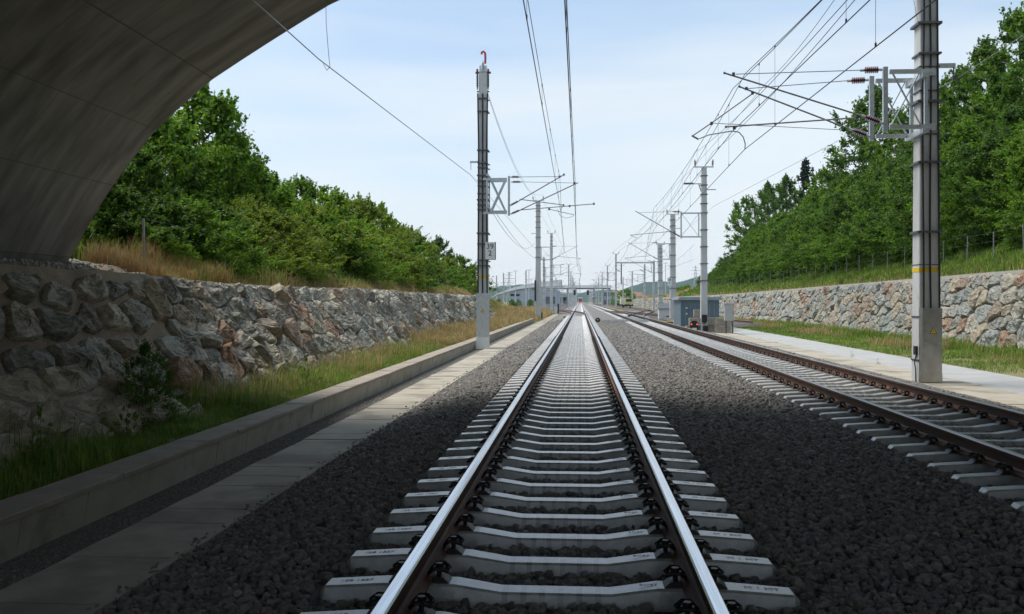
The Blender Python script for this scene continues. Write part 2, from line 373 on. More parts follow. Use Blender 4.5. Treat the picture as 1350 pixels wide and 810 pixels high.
grid_sheet('ground', xs, ys, gh, 'meadow')

# gravelly soil on top of the left wall beside the bridge foot
grid_sheet('bare_soil', np.arange(-13,-7.5,.12), np.arange(-8,19.5,.16),
           lambda x, y: gh(x, y)+.03 + .05*snoise(x*7, y*6, 3)+.035*snoise(x*17, y*15, 1) - .12*sstep(18, 19.5, y) - .10*sstep(-12,-13,x), 'dry_soil')

def strip(name, x0, x1, z0, z1, y0, y1, m, n=1, th=.0):
    mb = MB(); ys_ = np.linspace(y0, y1, n+1)
    for a, b in zip(ys_[:-1], ys_[1:]):
        mb.add([(x0,a,z0),(x1,a,z1),(x1,b,z1),(x0,b,z0)], [(0,1,2,3)])
    o = mb.build(name, m); o['kind'] = 'structure'; return o
strip('gravel_strip', -4.30, -3.80, -.58, -.58, -30, 92, 'gravel_walk')
# service path at the right, bending gently away
mb = MB(); P = [(-40,8.9,10.85),(40,8.9,10.9),(70,9.3,11.4),(100,9.7,11.9),(160,11,13.6),(240,11.5,14.2)]
for a, b in zip(P[:-1], P[1:]):
    mb.add([(a[1],a[0],-.545),(a[2],a[0],-.53),(b[2],b[0],-.53),(b[1],b[0],-.545)], [(0,1,2,3)])
mb.build('path', 'path_surface')['kind'] = 'structure'
strip('yard_gravel', -34, 15.2, -.60, -.60, 170, 1000, 'ballast_base')

# ballast bed of both tracks
def bedz(x):
    return np.interp(x, [-3.02,-2.9,-1.95,-1.45,-1.40,1.13,1.17,1.7,3.0,3.32,3.37,5.9,5.95,6.4,7.5,7.72], [-.60,-.54,-.265,-.225,-.268,-.268,-.228,-.245,-.245,-.228,-.268,-.268,-.228,-.28,-.50,-.60])
def bedz2(x, y):
    rag = .05*snoise(x*.4, y*9, 4)
    return bedz(np.asarray(x)+np.where(np.abs(np.asarray(x)-2.2) > 4.5, rag, 0))
bx = np.array([-3.02,-2.9,-2.4,-1.95,-1.7,-1.45,-1.40,-.9,0,.6,1.13,1.17,1.7,2.3,3.0,3.32,3.37,4,4.6,5.2,5.9,5.95,6.4,7.0,7.5,7.72])
grid_sheet('ballast_bed', bx, np.concatenate([np.arange(-30, 60, .5), np.arange(60, 1000, 10)]), lambda x, y: bedz(x)-.028 + .008*snoise(x*9, y*8, 2), 'ballast_base')
grid_sheet('side_ballast_bed', np.array([7.9,8.2,10.2,12.2,12.6]), np.array([84,90,120,170]), lambda x, y: np.interp(x, [7.9,8.2,12.2,12.6], [-.6,-.34,-.34,-.6])+0*y, 'ballast_base')

def ballast_stones(name, y0, y1, dens, size):
    V0, F0 = ico()
    X0, X1 = -2.98, 7.66
    n = int((X1-X0)*(y1-y0)*dens)
    x = rng.uniform(X0, X1, n); y = rng.uniform(y0, y1, n)
    # keep what the photo could see plus a margin
    keep = (x < .52*y + 2.6)
    for xc in (XT1, XT2):
        d = np.abs(((y-4.68+.3) % .6)-.3)
        keep &= ~((np.abs(x-xc) < 1.34) & (d < .135))
        keep &= ~((np.abs(np.abs(x-xc)-.75) < .09) & (d > 0) & (rng.random(n) < .85))
    if y1 > 60: keep &= rng.random(n) > sstep(52, 84, y)
    x, y = x[keep], y[keep]; n = len(x)
    s = rng.uniform(.5, 1.4, n)*size
    z = bedz2(x, y) + rng.uniform(-.022, .012, n) - (s > size)*.004
    inner = (np.abs(x-XT1) < 1.3) | (np.abs(x-XT2) < 1.3)
    z = np.where(inner, z - .004, z)
    ax = np.stack([rng.uniform(.8,1.35,n), rng.uniform(.7,1.05,n), rng.uniform(.5,.85,n)], 1)*s[:, None]
    Vv = V0[None]*(1+rng.uniform(-.24, .24, (n, 12, 1)))
    Vv = np.einsum('nij,nkj->nki', rand_rot(n), Vv*ax[:, None, :])
    Vv[:, :, 2] *= .85
    Vv += np.stack([x, y, z], 1)[:, None]
    Fc = (F0[None] + (np.arange(n)*12)[:, None, None]).reshape(-1, 3)
    return Vv.reshape(-1, 3), Fc
parts = [ballast_stones('b', 2.5, 13, 620, .031), ballast_stones('b', 13, 28, 430, .034), ballast_stones('b', 28, 84, 170, .046)]
off = 0; VV = []; FF = []
for v, f in parts: VV.append(v); FF.append(f+off); off += len(v)
o = np_mesh('ballast_stones', np.concatenate(VV), np.concatenate(FF), 'ballast_rock')
tag(o, 'dark crushed stone ballast heaped between and around the two tracks', 'ballast', kind='stuff')

def scatter(name, label, n, x0, x1, y0, y1, z, smin, smax, m, cat, edge=None):
    V0, F0 = ico(); x = rng.uniform(x0,x1,n); y = y0+(y1-y0)*rng.random(n)**1.4; sz = rng.uniform(smin,smax,n)
    if edge is not None: x = edge-np.abs(rng.normal(0,.05,n))
    Vv = V0[None]*(1+rng.uniform(-.25,.25,(n,12,1)))*sz[:,None,None]; Vv = np.einsum('nij,nkj->nki', rand_rot(n), Vv*np.array([1.2,1,.7])); Vv += np.stack([x,y,z+sz*.5],1)[:,None]
    tag(np_mesh(name, Vv.reshape(-1,3), (F0[None]+(np.arange(n)*12)[:,None,None]).reshape(-1,3), m), label, cat, kind='stuff')
scatter('stray_stones','stray ballast stones lying on the edge of the duct covers',700,0,0,4,45,-.533,.004,.020,'ballast_rock','stones',edge=-2.93)
scatter('fine_gravel','fine dark gravel between the kerb and the duct covers',26000,-4.24,-3.79,4,32,-.586,.005,.015,'ballast_rock','gravel')
# loose rubble at the foot of the bridge
V0, F0 = ico(); n = 1500
x = -rng.uniform(7.9, 10.6, n); y = rng.uniform(8, 19.0, n); s = rng.uniform(.012, .045, n)
near = rng.random(n) < .5
x = np.where(near, -9.55+.35*rng.normal(size=n), x)
Vv = V0[None]*(1+rng.uniform(-.25,.25,(n,12,1)))*s[:,None,None]
Vv += np.stack([x, y, gh(x,y)+.04+s*.3], 1)[:, None]
tag(np_mesh('rubble', Vv.reshape(-1,3), (F0[None]+(np.arange(n)*12)[:,None,None]).reshape(-1,3), 'coping_mortar'), 'loose pale rubble strewn along the foot of the concrete arch', 'rubble', kind='stuff')

# ------------------------------------------------------------------ concrete slabs, kerbs
def slab_row(name, label, cat, x0, x1, zt, zb, y0, y1, L, m, group=None, lip=None, gap=.014, jit=.006, partname='slab', stuff_after=100):
    root = empty(name, ((x0+x1)/2, y0, zb), label, cat, group)
    n = int((y1-y0)/L); cnt = 0; rest = MB()
    for i in range(n):
        a = y0+i*L+gap/2; b = a+L-gap; dz = random.uniform(-jit, jit); dx = random.uniform(-jit, jit)
        mb = rest if cnt >= stuff_after else MB()
        c = .012
        prof = [(x0+dx, zb), (x0+dx, zt+dz-c), (x0+dx+c, zt+dz), (x1+dx-c, zt+dz), (x1+dx, zt+dz-c), (x1+dx, zb)]
        mb.extr([(p[0], p[1]) for p in prof][::-1], a, b)
        if cnt < stuff_after: mb.build(partname, m, root, org=root.location)
        cnt += 1
    if rest.v: rest.build('distant_'+partname+'s', m, root, org=root.location)['kind'] = 'stuff'
    return root
slab_row('cable_duct', 'flat beige concrete cable duct covers running along the left ballast edge', 'cable duct', -3.80, -3.00, -.535, -.70, -3, 150, .55, 'slab_concrete', partname='cover_slab')
MB().extr([(-3.0,-.7),(-2.93,-.7),(-2.93,-.52),(-3.0,-.52)][::-1], -3, 150).build('duct_edging', 'slab_concrete', bpy.data.objects['cable_duct'], org=bpy.data.objects['cable_duct'].location)
# left kerb wall: upright elements with cap slabs, every element its own part
root = empty('kerb_wall', (-4.4, -2, -.6), 'low concrete kerb wall between the left grass verge and the cable duct', 'kerb wall')
for i in range(90):
    a = -2+i*1.0; dz = random.uniform(-.004,.004)
    MB().extr([(-4.30,-.75),(-4.23+random.uniform(-.006,.006),-.28+dz),(-4.58,-.28+dz),(-4.58,-.75)], a+.005, a+.995).build('kerb_block', 'kerb_concrete', root, org=root.location)
for i in range(90):
    a = -2.4+i*1.0; dz = random.uniform(-.003,.003); e = .018+random.uniform(-.006,.006)
    MB().extr([(-4.23+e,-.276),(-4.23+e,-.236+dz),(-4.23+e-.012,-.226+dz),(-4.60,-.226+dz),(-4.61,-.236+dz),(-4.61,-.276)], a+.003, a+.997).build('cap_slab', 'kerb_top', root, org=root.location)
slab_row('concrete_edging', 'pale flat concrete edging between the right ballast and the service path', 'edging', 7.74, 8.88, -.51, -.70, 2, 150, 2.0, 'slab_concrete', partname='edging_slab')

# ------------------------------------------------------------------ rails and sleepers
RP = [(-.075,-.172),(.075,-.172),(.075,-.160),(.020,-.143),(.0085,-.128),(.0085,-.052),(.034,-.040),(.036,-.010),(.028,-.0015),(.0,0),(-.028,-.0015),(-.036,-.010),(-.034,-.040),(-.0085,-.052),(-.0085,-.128),(-.020,-.143),(-.075,-.160)]
RMI = [0,0,0,2,2,2,2,1,1,1,1,2,2,2,2,0,0]
def rail_path(name, pts, parent, org, head='rail_dull'):
    vs = []; fs = []; mi = []; n = len(RP)
    for i, p in enumerate(pts):
        a = Vector(pts[max(i-1,0)]); b = Vector(pts[min(i+1,len(pts)-1)]); d = (b-a); d.z = 0; d.normalize(); nx = Vector((d.y, -d.x, 0))
        for x, z in RP: vs.append(Vector(p) + nx*x + Vector((0,0,z)))
    for i in range(len(pts)-1):
        for k in range(n):
            j = (k+1) % n; fs.append((i*n+k, i*n+j, (i+1)*n+j, (i+1)*n+k)); mi.append(RMI[k])
    fs.append(tuple(range(n-1,-1,-1))); mi.append(0); fs.append(tuple((len(pts)-1)*n+k for k in range(n))); mi.append(0)
    mb = MB(); mb.v = [tuple(v) for v in vs]; mb.f = fs; mb.mi = mi
    return mb.build(name, ['rail_rust',head,'rail_web'], parent, org=org)
def sleeper_mb():
    st = [(-1.30,-.235,.13,.055),(-1.27,-.205,.135,.068),(-.95,-.184,.140,.072),(-.55,-.184,.140,.072),(-.30,-.222,.125,.066),(.30,-.222,.125,.066),(.55,-.184,.140,.072),(.95,-.184,.140,.072),(1.27,-.205,.135,.068),(1.30,-.235,.13,.055)]
    mb = MB(); vs = []
    for x, z, wb, wt in st: vs += [(x,-wb,-.40),(x,-wt-.012,z-.012),(x,-wt,z),(x,wt,z),(x,wt+.012,z-.012),(x,wb,-.40)]
    n = 6; fs = []
    for i in range(len(st)-1):
        for k in range(5): fs.append((i*n+k, (i+1)*n+k, (i+1)*n+k+1, i*n+k+1))
    fs.append(tuple(range(n))); fs.append(tuple((len(st)-1)*n+k for k in range(n-1,-1,-1)))
    return mb.add(vs, fs)
def clip_mb():
    # angled guide plate, spring clip of two loops, hexagonal bolt; local x points away from the rail
    mb = MB()
    mb.add([(.075,-.055,-.184),(.17,-.06,-.184),(.17,.06,-.184),(.075,.055,-.184),(.078,-.05,-.150),(.135,-.055,-.155),(.135,.055,-.155),(.078,.05,-.150)], [(3,2,1,0),(4,5,6,7),(0,1,5,4),(1,2,6,5),(2,3,7,6),(3,0,4,7)])
    pts = []
    for s in (-1, 1):
        q = [(.050,s*.010,-.143),(.054,s*.040,-.132),(.085,s*.068,-.104),(.125,s*.070,-.104),(.158,s*.048,-.124),(.150,s*.022,-.128),(.120,s*.016,-.110)]
        pts.append(q)
    for q in pts: mb.tube(q, .011, 6)
    mb.tube([(.052,-.03,-.139),(.052,.03,-.139)], .0075, 6)
    mb.tube([(.105,0,-.165),(.105,0,-.108)], .014, 8)
    mb.tube([(.105,0,-.116),(.105,0,-.108)], .034, 10)
    mb.tube([(.105,0,-.108),(.105,0,-.088)], .022, 6)
    return mb
def make_track(xc, label, y0, y1, ystart, ndet=100, nclip=70, stamps=0):
    root = empty('railway_track', (xc, ystart, -.40), label, 'railway track')
    org = root.location.copy()
    for s in (-1, 1):
        rail_path('rail', [(xc+s*.7525, y, 0) for y in (y0, 10, 25, 50, 100, 300, y1)], root, org, 'rail_shine' if stamps else 'rail_dull')
    proto = sleeper_mb().build('sleeper', 'sleeper_concrete', root); proto.location = (0, 0, .40)
    cm = clip_mb(); cp = cm.build('rail_clip', 'clip_steel', proto)
    first = [cp]; cp.location = (.7525, 0, 0)
    spec = [(.7525, 0), (.7525, math.pi), (-.7525, 0), (-.7525, math.pi)]
    for k, (x, r) in enumerate(spec):
        c = cp if k == 0 else cp.copy()
        if k: col.objects.link(c); c.parent = proto
        c.location = (x, 0, 0); c.rotation_euler.z = r
    sl = [proto]
    for i in range(1, ndet):
        c = proto.copy(); col.objects.link(c); c.parent = root; c.location = (0, i*.6, .40)
        if i < nclip:
            for ch in proto.children: d = ch.copy(); col.objects.link(d); d.parent = c
        sl.append(c)
    # the rest of the row: one part
    base = sleeper_mb(); V = np.array(base.v); n = int((600-ystart)/.6)-ndet
    quads = [f for f in base.f if len(f) == 4]
    ofs = np.stack([np.zeros(n), (ndet+np.arange(n))*.6, np.full(n, .4)], 1)
    VV = (V[None]+ofs[:, None]).reshape(-1, 3); FFq = (np.array(quads)[None]+(np.arange(n)*len(V))[:, None, None]).reshape(-1, 4)
    o = np_mesh('distant_sleepers', VV, FFq, 'sleeper_concrete', root); o['kind'] = 'stuff'
    if nclip < ndet or True:
        mb = MB()
        for i in range(nclip, 240):
            for x in (-.7525, .7525):
                for s in (-1, 1): mb.box((x+s*.105, i*.6, .40-.135), (.075,.11,.05))
        c = mb.build('distant_rail_clips', 'clip_steel', root); c['kind'] = 'stuff'
    for i in range(stamps):
        a = text_mesh('BO97', .042, 'casting_mark', 'mark_grey', sl[i], (.50, -.002, -.1815-.004), (0,R(-3),0), .0008)
        text_mesh('109 1327', .050, 'casting_mark', 'mark_grey', sl[i], (-1.11, 0, -.1935), (0,R(-3.6),0), .0006)
        text_mesh('M 1 MT', .060, 'casting_mark', 'mark_grey', sl[i], (1.11, 0, -.1935), (0,R(3.6),0), .0006)
    return root
trk1 = make_track(XT1, 'straight main railway track under the camera with shining rails', -12, 900, 4.68, 100, 60, 12)
trk2 = make_track(XT2, 'second railway track at the right with dark rusty rails', -12, 900, 4.68, 100, 60, 0)

def curve_track(label, pts, group=None):
    root = empty('turnout_track', Vector(pts[0])-Vector((0,0,.4)), label, 'railway track', group); org = root.location.copy()
    # smooth polyline
    P = [Vector(p) for p in pts]; Q = []
    for i in range(len(P)-1):
        for t in np.linspace(0, 1, 9)[:-1]:
            p0, p1, p2, p3 = P[max(i-1,0)], P[i], P[i+1], P[min(i+2,len(P)-1)]
            Q.append(.5*((2*p1)+(-p0+p2)*t+(2*p0-5*p1+4*p2-p3)*t*t+(-p0+3*p1-3*p2+p3)*t**3))
    Q.append(P[-1])
    for s in (-1, 1):
        rp = []
        for i, q in enumerate(Q):
            d = Q[min(i+1,len(Q)-1)]-Q[max(i-1,0)]; d.normalize(); rp.append(q+Vector((d.y,-d.x,0))*s*.7525)
        rail_path('rail', rp, root, org)
    mb = MB(); acc = 0; k = 0
    for i in range(len(Q)-1):
        a, b = Q[i], Q[i+1]; L = (b-a).length; d = (b-a).normalized(); ang = math.atan2(d.y, d.x)-math.pi/2
        while acc < L:
            p = a+d*acc; mb.box((p.x, p.y, -.285-.002*(k%2)), (2.5, .2, .2), rz=ang); acc += .65; k += 1
        acc -= L
    o = mb.build('sleepers', 'sleeper_concrete', root, org=org); o['kind'] = 'stuff'
    return root
curve_track('turnout track swinging right from the second track behind the points', [(4.64,72,-.002),(4.85,84,-.002),(5.6,97,-.002),(7.2,113,-.002),(9.0,130,-.002),(10.1,145,-.002),(10.4,170,-.002),(10.6,420,-.002)])
curve_track('crossover track joining the second track from the right yard', [(10.9,66,-.004),(9.2,88,-.004),(7.2,107,-.004),(5.5,125,-.004),(4.8,138,-.004),(4.64,150,-.004)])
curve_track('turnout track branching left from the middle track', [(-.132,104,-.002),(-.4,116,-.002),(-1.3,130,-.002),(-3.2,150,-.002),(-4.7,170,-.002),(-5.2,195,-.002),(-5.3,420,-.002)])
curve_track('leftmost yard track running to the station', [(-10,215,-.1),(-10,300,-.1),(-10,520,-.1)])
for i, (x, y) in enumerate([(4.64,74),(4.64,77)]):
    r = empty('point_cover', (x, y, -.2), ['pale blue steel point machine cover nearer across the second track','pale blue steel point machine cover farther across the second track'][i], 'point cover')
    MB().box((0,0,.06),(2.5,.42,.05)).build('cover_plate','steel_blue',r); MB().box((-1.45,0,.03),(.5,.5,.18)).build('motor_housing','galvanised',r)

# ------------------------------------------------------------------ stone walls
def clip_poly(poly, a, b, c):   # keep a*x+b*y<=c
    out = []
    for i in range(len(poly)):
        p, q = poly[i], poly[(i+1) % len(poly)]; dp = a*p[0]+b*p[1]-c; dq = a*q[0]+b*q[1]-c
        if dp <= 0: out.append(p)
        if (dp < 0 < dq) or (dq < 0 < dp):
            t = dp/(dp-dq); out.append((p[0]+(q[0]-p[0])*t, p[1]+(q[1]-p[1])*t))
    return out
def wall_stones(y0, y1, Lf, P, du, dv, gapf, seed, hgt=(.10,.20), fine=True, shear=0.0, keepf=None):
    r = np.random.default_rng(seed); nu = int((y1-y0)/du); sites = []
    for i in range(-1, nu+1):
        L = Lf(y0+(i+.5)*du); nv = max(2, int(round(L/dv)))
        for j in range(-1, nv+1):
            u = y0+(i+.5+r.uniform(-.36,.36)+(.5 if j % 2 else 0))*du; v = (j+.5+r.uniform(-.33,.33))*L/nv
            if r.random() < .17: continue
            sites.append((u + shear*v, v, i, j))
    S = np.array([(s[0], s[1]) for s in sites]); sc = np.array([1.0, du/dv])
    J = 26 if fine else 10; T = [1.0,.96,.88,.76,.62,.46,.28,.12,0.0] if fine else [1.0,.86,.5,0.0]
    VV = []; FF = []; base = 0
    for s in range(len(S)):
        u, v = S[s]; L = Lf(u)
        if v < -.05 or v > L+.02 or u < y0 or u > y1: continue
        d = (S-S[s])*sc; dd = (d**2).sum(1); nb = np.argsort(dd)[1:15]
        poly = [(u-du*2.2, v-dv*2.2),(u+du*2.2, v-dv*2.2),(u+du*2.2, v+dv*2.2),(u-du*2.2, v+dv*2.2)]
        poly = clip_poly(poly, 0, 1, L-.02); 
        for k in nb:
            a = (S[k]-S[s])*sc*sc; m = (S[k]+S[s])/2
            poly = clip_poly(poly, a[0], a[1], a[0]*m[0]+a[1]*m[1])
            if len(poly) < 3: break
        if len(poly) < 3: continue
        pc = np.array(poly); cx, cy = pc.mean(0); g = gapf(u)*r.uniform(.6,1.7)
        # radius in each direction
        th = np.linspace(0, 2*math.pi, J, endpoint=False)+r.uniform(0,.3); Rr = np.full(J, 9.0)
        for i in range(len(poly)):
            p = pc[i]-(cx,cy); q = pc[(i+1)%len(poly)]-(cx,cy); e = q-p; nrm = np.array([e[1],-e[0]]); ln = np.linalg.norm(nrm)
            if ln < 1e-6: continue
            nrm /= ln; dist = nrm@p
            if dist < 0: nrm, dist = -nrm, -dist
            dist = max(dist-g/2*r.uniform(.5,1.6), .02); cth = nrm[0]*np.cos(th)+nrm[1]*np.sin(th)
            Rr = np.where(cth > 1e-3, np.minimum(Rr, dist/np.maximum(cth, 1e-3)), Rr)
        mean = Rr.mean(); Rr = np.minimum(Rr, mean*1.9)*(1+r.uniform(-.08,.08,J))
        if mean < .05: continue
        Rr = .86*Rr + .07*(np.roll(Rr,1)+np.roll(Rr,-1))
        H = r.uniform(*hgt)*min(1.25, mean/.22)
        npl = r.integers(5,9); pa = r.uniform(0,2*math.pi,npl); ps = r.uniform(.1,1.15,npl); ph = H*r.uniform(.55,1.3,npl)
        ph[0] = H; ps[0] = r.uniform(0,.35)
        sd = r.uniform(0,math.pi); sl = r.uniform(.07,.16); sam = r.uniform(.0,.045); pts = []
        for t in T:
            if t == 0: xy = np.array([[0.0,0.0]])
            else: xy = np.stack([Rr*np.cos(th)*t, Rr*np.sin(th)*t], 1)
            dome = H*1.1*min(1.0, (1-t)/.11+.03)
            hh = np.full(len(xy), dome)
            for a_, s_, h_ in zip(pa, ps, ph):
                pr = (xy[:,0]*math.cos(a_)+xy[:,1]*math.sin(a_))
                hh = np.minimum(hh, h_ - s_*pr)
            ca, sa = math.cos(sd), math.sin(sd); q_ = (xy[:,0]*ca+xy[:,1]*sa)/sl; hh = hh - sam*(q_-np.floor(q_))
            hh = np.maximum(hh, .36*dome)
            hh = np.maximum(hh, -.01) if t < 1 else np.full(len(xy), -.07)
            if 0 < t < 1: hh = hh + r.normal(0, .012 if fine else .004, len(xy))*(1 if t < .95 else .5)
            pts.append(np.column_stack([xy[:,0]+cx, xy[:,1]+cy, hh]))
        A = np.concatenate(pts); X, Y, Z = P(A[:,0], A[:,1], A[:,2]); VV.append(np.column_stack([X,Y,Z]))
        f = []
        for k in range(len(T)-2):
            for j in range(J):
                jn = (j+1) % J; f.append((base+k*J+j, base+k*J+jn, base+(k+1)*J+jn)); f.append((base+k*J+j, base+(k+1)*J+jn, base+(k+1)*J+j))
        c = base+(len(T)-1)*J; k = len(T)-2
        for j in range(J): f.append((base+k*J+j, base+k*J+(j+1)%J, c))
        FF += f; base += len(A)
    return np.concatenate(VV), np.array(FF)

def LP(u, v, h):     # left wall: u along the line, v up the face, h outwards
    L = 2.45; dx, dz = (LW1-LW0)/L, (1.68+.40)/L
    sw = .10*snoise(u*.35, v*.8, 6)
    return LW0+dx*v+(dz)*(h+sw), u, -.40+dz*v-dx*(h+sw)*1.0
root = empty('stone_retaining_wall', (LW0, 3, -.4), 'leaning retaining wall of grey and rusty boulders along the left verge', 'retaining wall')
us = np.arange(-6, 71.5, .3); vs_ = np.linspace(-.3, 2.62, 15); U, Vg = np.meshgrid(us, vs_)
X, Y, Z = LP(U.ravel(), Vg.ravel(), .0-.11*sstep(14,19,U.ravel())+.035*snoise(U.ravel()*4, Vg.ravel()*5, 2)+.02*snoise(U.ravel()*11, Vg.ravel()*9, 7))
nx = len(us); i = (np.arange(nx-1)[None,:]+np.arange(len(vs_)-1)[:,None]*nx).ravel()
bk = np_mesh('mortar_bed', np.column_stack([X,Y,Z])-np.array(root.location), np.stack([i,i+1,i+1+nx,i+nx],1), 'wall_mortar', root, smooth=True)
v1, f1 = wall_stones(-4, 15.6, lambda u: 2.50, LP, .86, .50, lambda u: .085, 5, (.14,.24))
v2, f2 = wall_stones(15.6, 71, lambda u: 2.50, LP, .62, .47, lambda u: .012, 9, (.16,.27), shear=-.35)
np_mesh('wall_stones', np.concatenate([v1, v2])-np.array(root.location), np.concatenate([f1, f2+len(v1)]), 'wall_stone', root)
# rough end of the wall
mb = MB()
# buttress of slabby boulders at the near end
root = empty('boulder_slope', (-6.2, 10, -.4), 'tan slabby rock slope spilling out at the near foot of the left wall', 'rocks')
def BP(u, v, h):
    t = np.clip(v/1.35, 0, 1); 
    return -5.55-.85*t+.62*h, u, -.42+1.0*t+.78*h
def blen(u): return float(np.interp(u, [2, 11.2, 14.4, 15.0], [1.5,1.30,.25,.12]))
us = np.arange(2, 14.6, .12); vs_ = np.linspace(-.2, 1.0, 14); U, Vg = np.meshgrid(us, vs_)
Lr = np.interp(U.ravel(), [2, 11.2, 14.4], [1.42,1.25,.2]); hh = .05+.07*snoise(U.ravel()*2.2, Vg.ravel()*4, 3)+.03*snoise(U.ravel()*7, Vg.ravel()*9, 1) - .5*np.clip(Vg.ravel()-.9,0,1)*1.0 - .35*sstep(13.2,14.6,U.ravel())
X, Y, Z = BP(U.ravel(), Vg.ravel()*Lr, hh)
nx = len(us); i = (np.arange(nx-1)[None,:]+np.arange(len(vs_)-1)[:,None]*nx).ravel()
np_mesh('rock_bed', np.column_stack([X,Y,Z])-np.array(root.location), np.stack([i,i+1,i+1+nx,i+nx],1), 'boulder_face', root, smooth=True)
v1, f1 = wall_stones(3, 14.2, blen, BP, 1.0, .42, lambda u: .02, 21, (.14,.24), shear=.5)
np_mesh('boulders', v1-np.array(root.location), f1, 'boulder_face', root)

def RP2(u, v, h):
    L = 3.2; top = rcrest(u); H = top+.5
    sw = .12*snoise(u*.3, v*.8, 8)
    return RW0+(RW1-RW0)*v/L-.93*(h+sw), u, -.5+H*v/L+.37*(h+sw)
root = empty('stone_retaining_wall', (RW0, 20, -.5), 'pale boulder retaining wall below the forest bank on the right', 'retaining wall')
us = np.arange(-10, 301, .9); vs_ = np.linspace(-.2, 3.26, 10); U, Vg = np.meshgrid(us, vs_)
X, Y, Z = RP2(U.ravel(), Vg.ravel(), -.12+.03*snoise(U.ravel()*4, Vg.ravel()*5, 2))
nx = len(us); i = (np.arange(nx-1)[None,:]+np.arange(len(vs_)-1)[:,None]*nx).ravel()
np_mesh('mortar_bed', np.column_stack([X,Y,Z])-np.array(root.location), np.stack([i,i+1+0,i+1+nx,i+nx],1), 'joint_mortar', root, smooth=True)
v1, f1 = wall_stones(28, 75, lambda u: 3.12, RP2, .84, .62, lambda u: .03, 31, (.18,.30), shear=-.2)
v2, f2 = wall_stones(75, 300, lambda u: 3.12, RP2, .95, .66, lambda u: .03, 33, (.18,.28), fine=False)
np_mesh('wall_stones', np.concatenate([v1, v2])-np.array(root.location), np.concatenate([f1, f2+len(v1)]), 'wall_stone_light', root)
mb = MB(); yy = list(np.arange(-10, 301, 3.0))
for a, b in zip(yy[:-1], yy[1:]):
    za, zb = float(rcrest(a)), float(rcrest(b)); A, B = RW1-.02, RW1+.55
    wa, wb = .05*math.sin(a*.7), .05*math.sin(b*.7)
    mb.add([(A+wa,a,za-.12),(A+wa,a,za+.03),(B,a,za+.06),(A+wb,b,zb-.12),(A+wb,b,zb+.03),(B,b,zb+.06)], [(0,1,4,3),(1,2,5,4)])
mb.build('coping', 'coping_mortar', root, org=root.location)
mb = MB(); yy = list(np.arange(-6, 71.1, 1.5)); 
for a, b in zip(yy[:-1], yy[1:]):
    wa, wb = .04*math.sin(a*1.7), .04*math.sin(b*1.7); A, B = LW1+.03, LW1-.55
    mb.add([(A+wa-.10,a,1.58),(A+wa-.16,a,1.68+wa*.6),(B,a,1.72),(A+wb-.10,b,1.58),(A+wb-.16,b,1.68+wb*.6),(B,b,1.72)], [(3,4,1,0),(4,5,2,1)])
mb.build('coping', 'wall_mortar', bpy.data.objects['stone_retaining_wall'], org=bpy.data.objects['stone_retaining_wall'].location)

# ------------------------------------------------------------------ bridge
YB0, YB1 = -11.0, 17.0
left = [(-9.75,1.5),(-9.33,2.16),(-8.53,3.47),(-7.72,4.48),(-6.65,5.39),(-4.5,6.69),(-2.0,7.72),(1.0,8.45)]
xc = 4.0
prof = left + [(xc,8.7)] + [(2*xc-x, z) for x, z in left[::-1]]
root = empty('concrete_bridge', (xc, YB1, 1.5), 'dark concrete arch bridge overhead whose curved soffit fills the upper left', 'bridge')
me = bpy.data.meshes.new('arch_soffit'); vs = []; fs = []; uvs = []
# each bay slightly bowed
bow = []
for k in range(len(prof)-1):
    a, b = Vector((*prof[k],0)), Vector((*prof[k+1],0)); c = Vector((xc, 0, 0)); n_ = Vector((-(b-a).y, (b-a).x, 0)).normalized()
    for t in (0,.25,.5,.75):
        p = a.lerp(b, t); bow.append((p.x, p.y + .0, k+t))
        q = 4*t*(1-t)*.015; bow[-1] = (p.x+n_.x*q, p.y+n_.y*q, k+t)
bow.append((*prof[-1], len(prof)-1))
ysb = np.linspace(YB0, YB1, 14)
for y in ysb:
    for x, z, u in bow: vs.append((x-xc, y-YB1, z-1.5))
nb_ = len(bow)
for i in range(len(ysb)-1):
    for k in range(nb_-1): fs.append((i*nb_+k, (i+1)*nb_+k, (i+1)*nb_+k+1, i*nb_+k+1))
me.from_pydata(vs, [], fs); me.update(); uvl = me.uv_layers.new(name='UVMap')
for p in me.polygons:
    for li in p.loop_indices:
        vi = me.loops[li].vertex_index; uvl.data[li].uv = (bow[vi % nb_][2]+.001, ysb[vi//nb_])
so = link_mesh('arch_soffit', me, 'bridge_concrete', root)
# fascia + chamfer + body
mb = MB(); top = 10.4; x0, x1 = -26, 34
P0 = [(x, z) for x, z, u in bow]
vs = []; fs = []
for x, z in P0:
    dx, dz = (xc-x), (3.0-z); l = math.hypot(dx, dz); ux, uz = -dx/l, -dz/l
    vs += [(x, YB1, z), (x+ux*.06, YB1+.07, z+uz*.06), (x+ux*.20, YB1+.07, z+uz*.20), (x, YB1+.071, max(top, z+.3))]
for i in range(len(P0)-1):
    a, b = i*4, (i+1)*4
    fs += [(a,a+1,b+1,b),(a+1,a+2,b+2,b+1)]
mb.add(vs, fs); mb.build('soffit_edge', 'kerb_concrete', root, org=root.location)
mb = MB()
pts = [(x0, top), (x0, 0.5), (P0[0][0], .5)] + [(p[0], p[1]+.0) for p in P0] + [(P0[-1][0], .5), (x1, .5), (x1, top)]
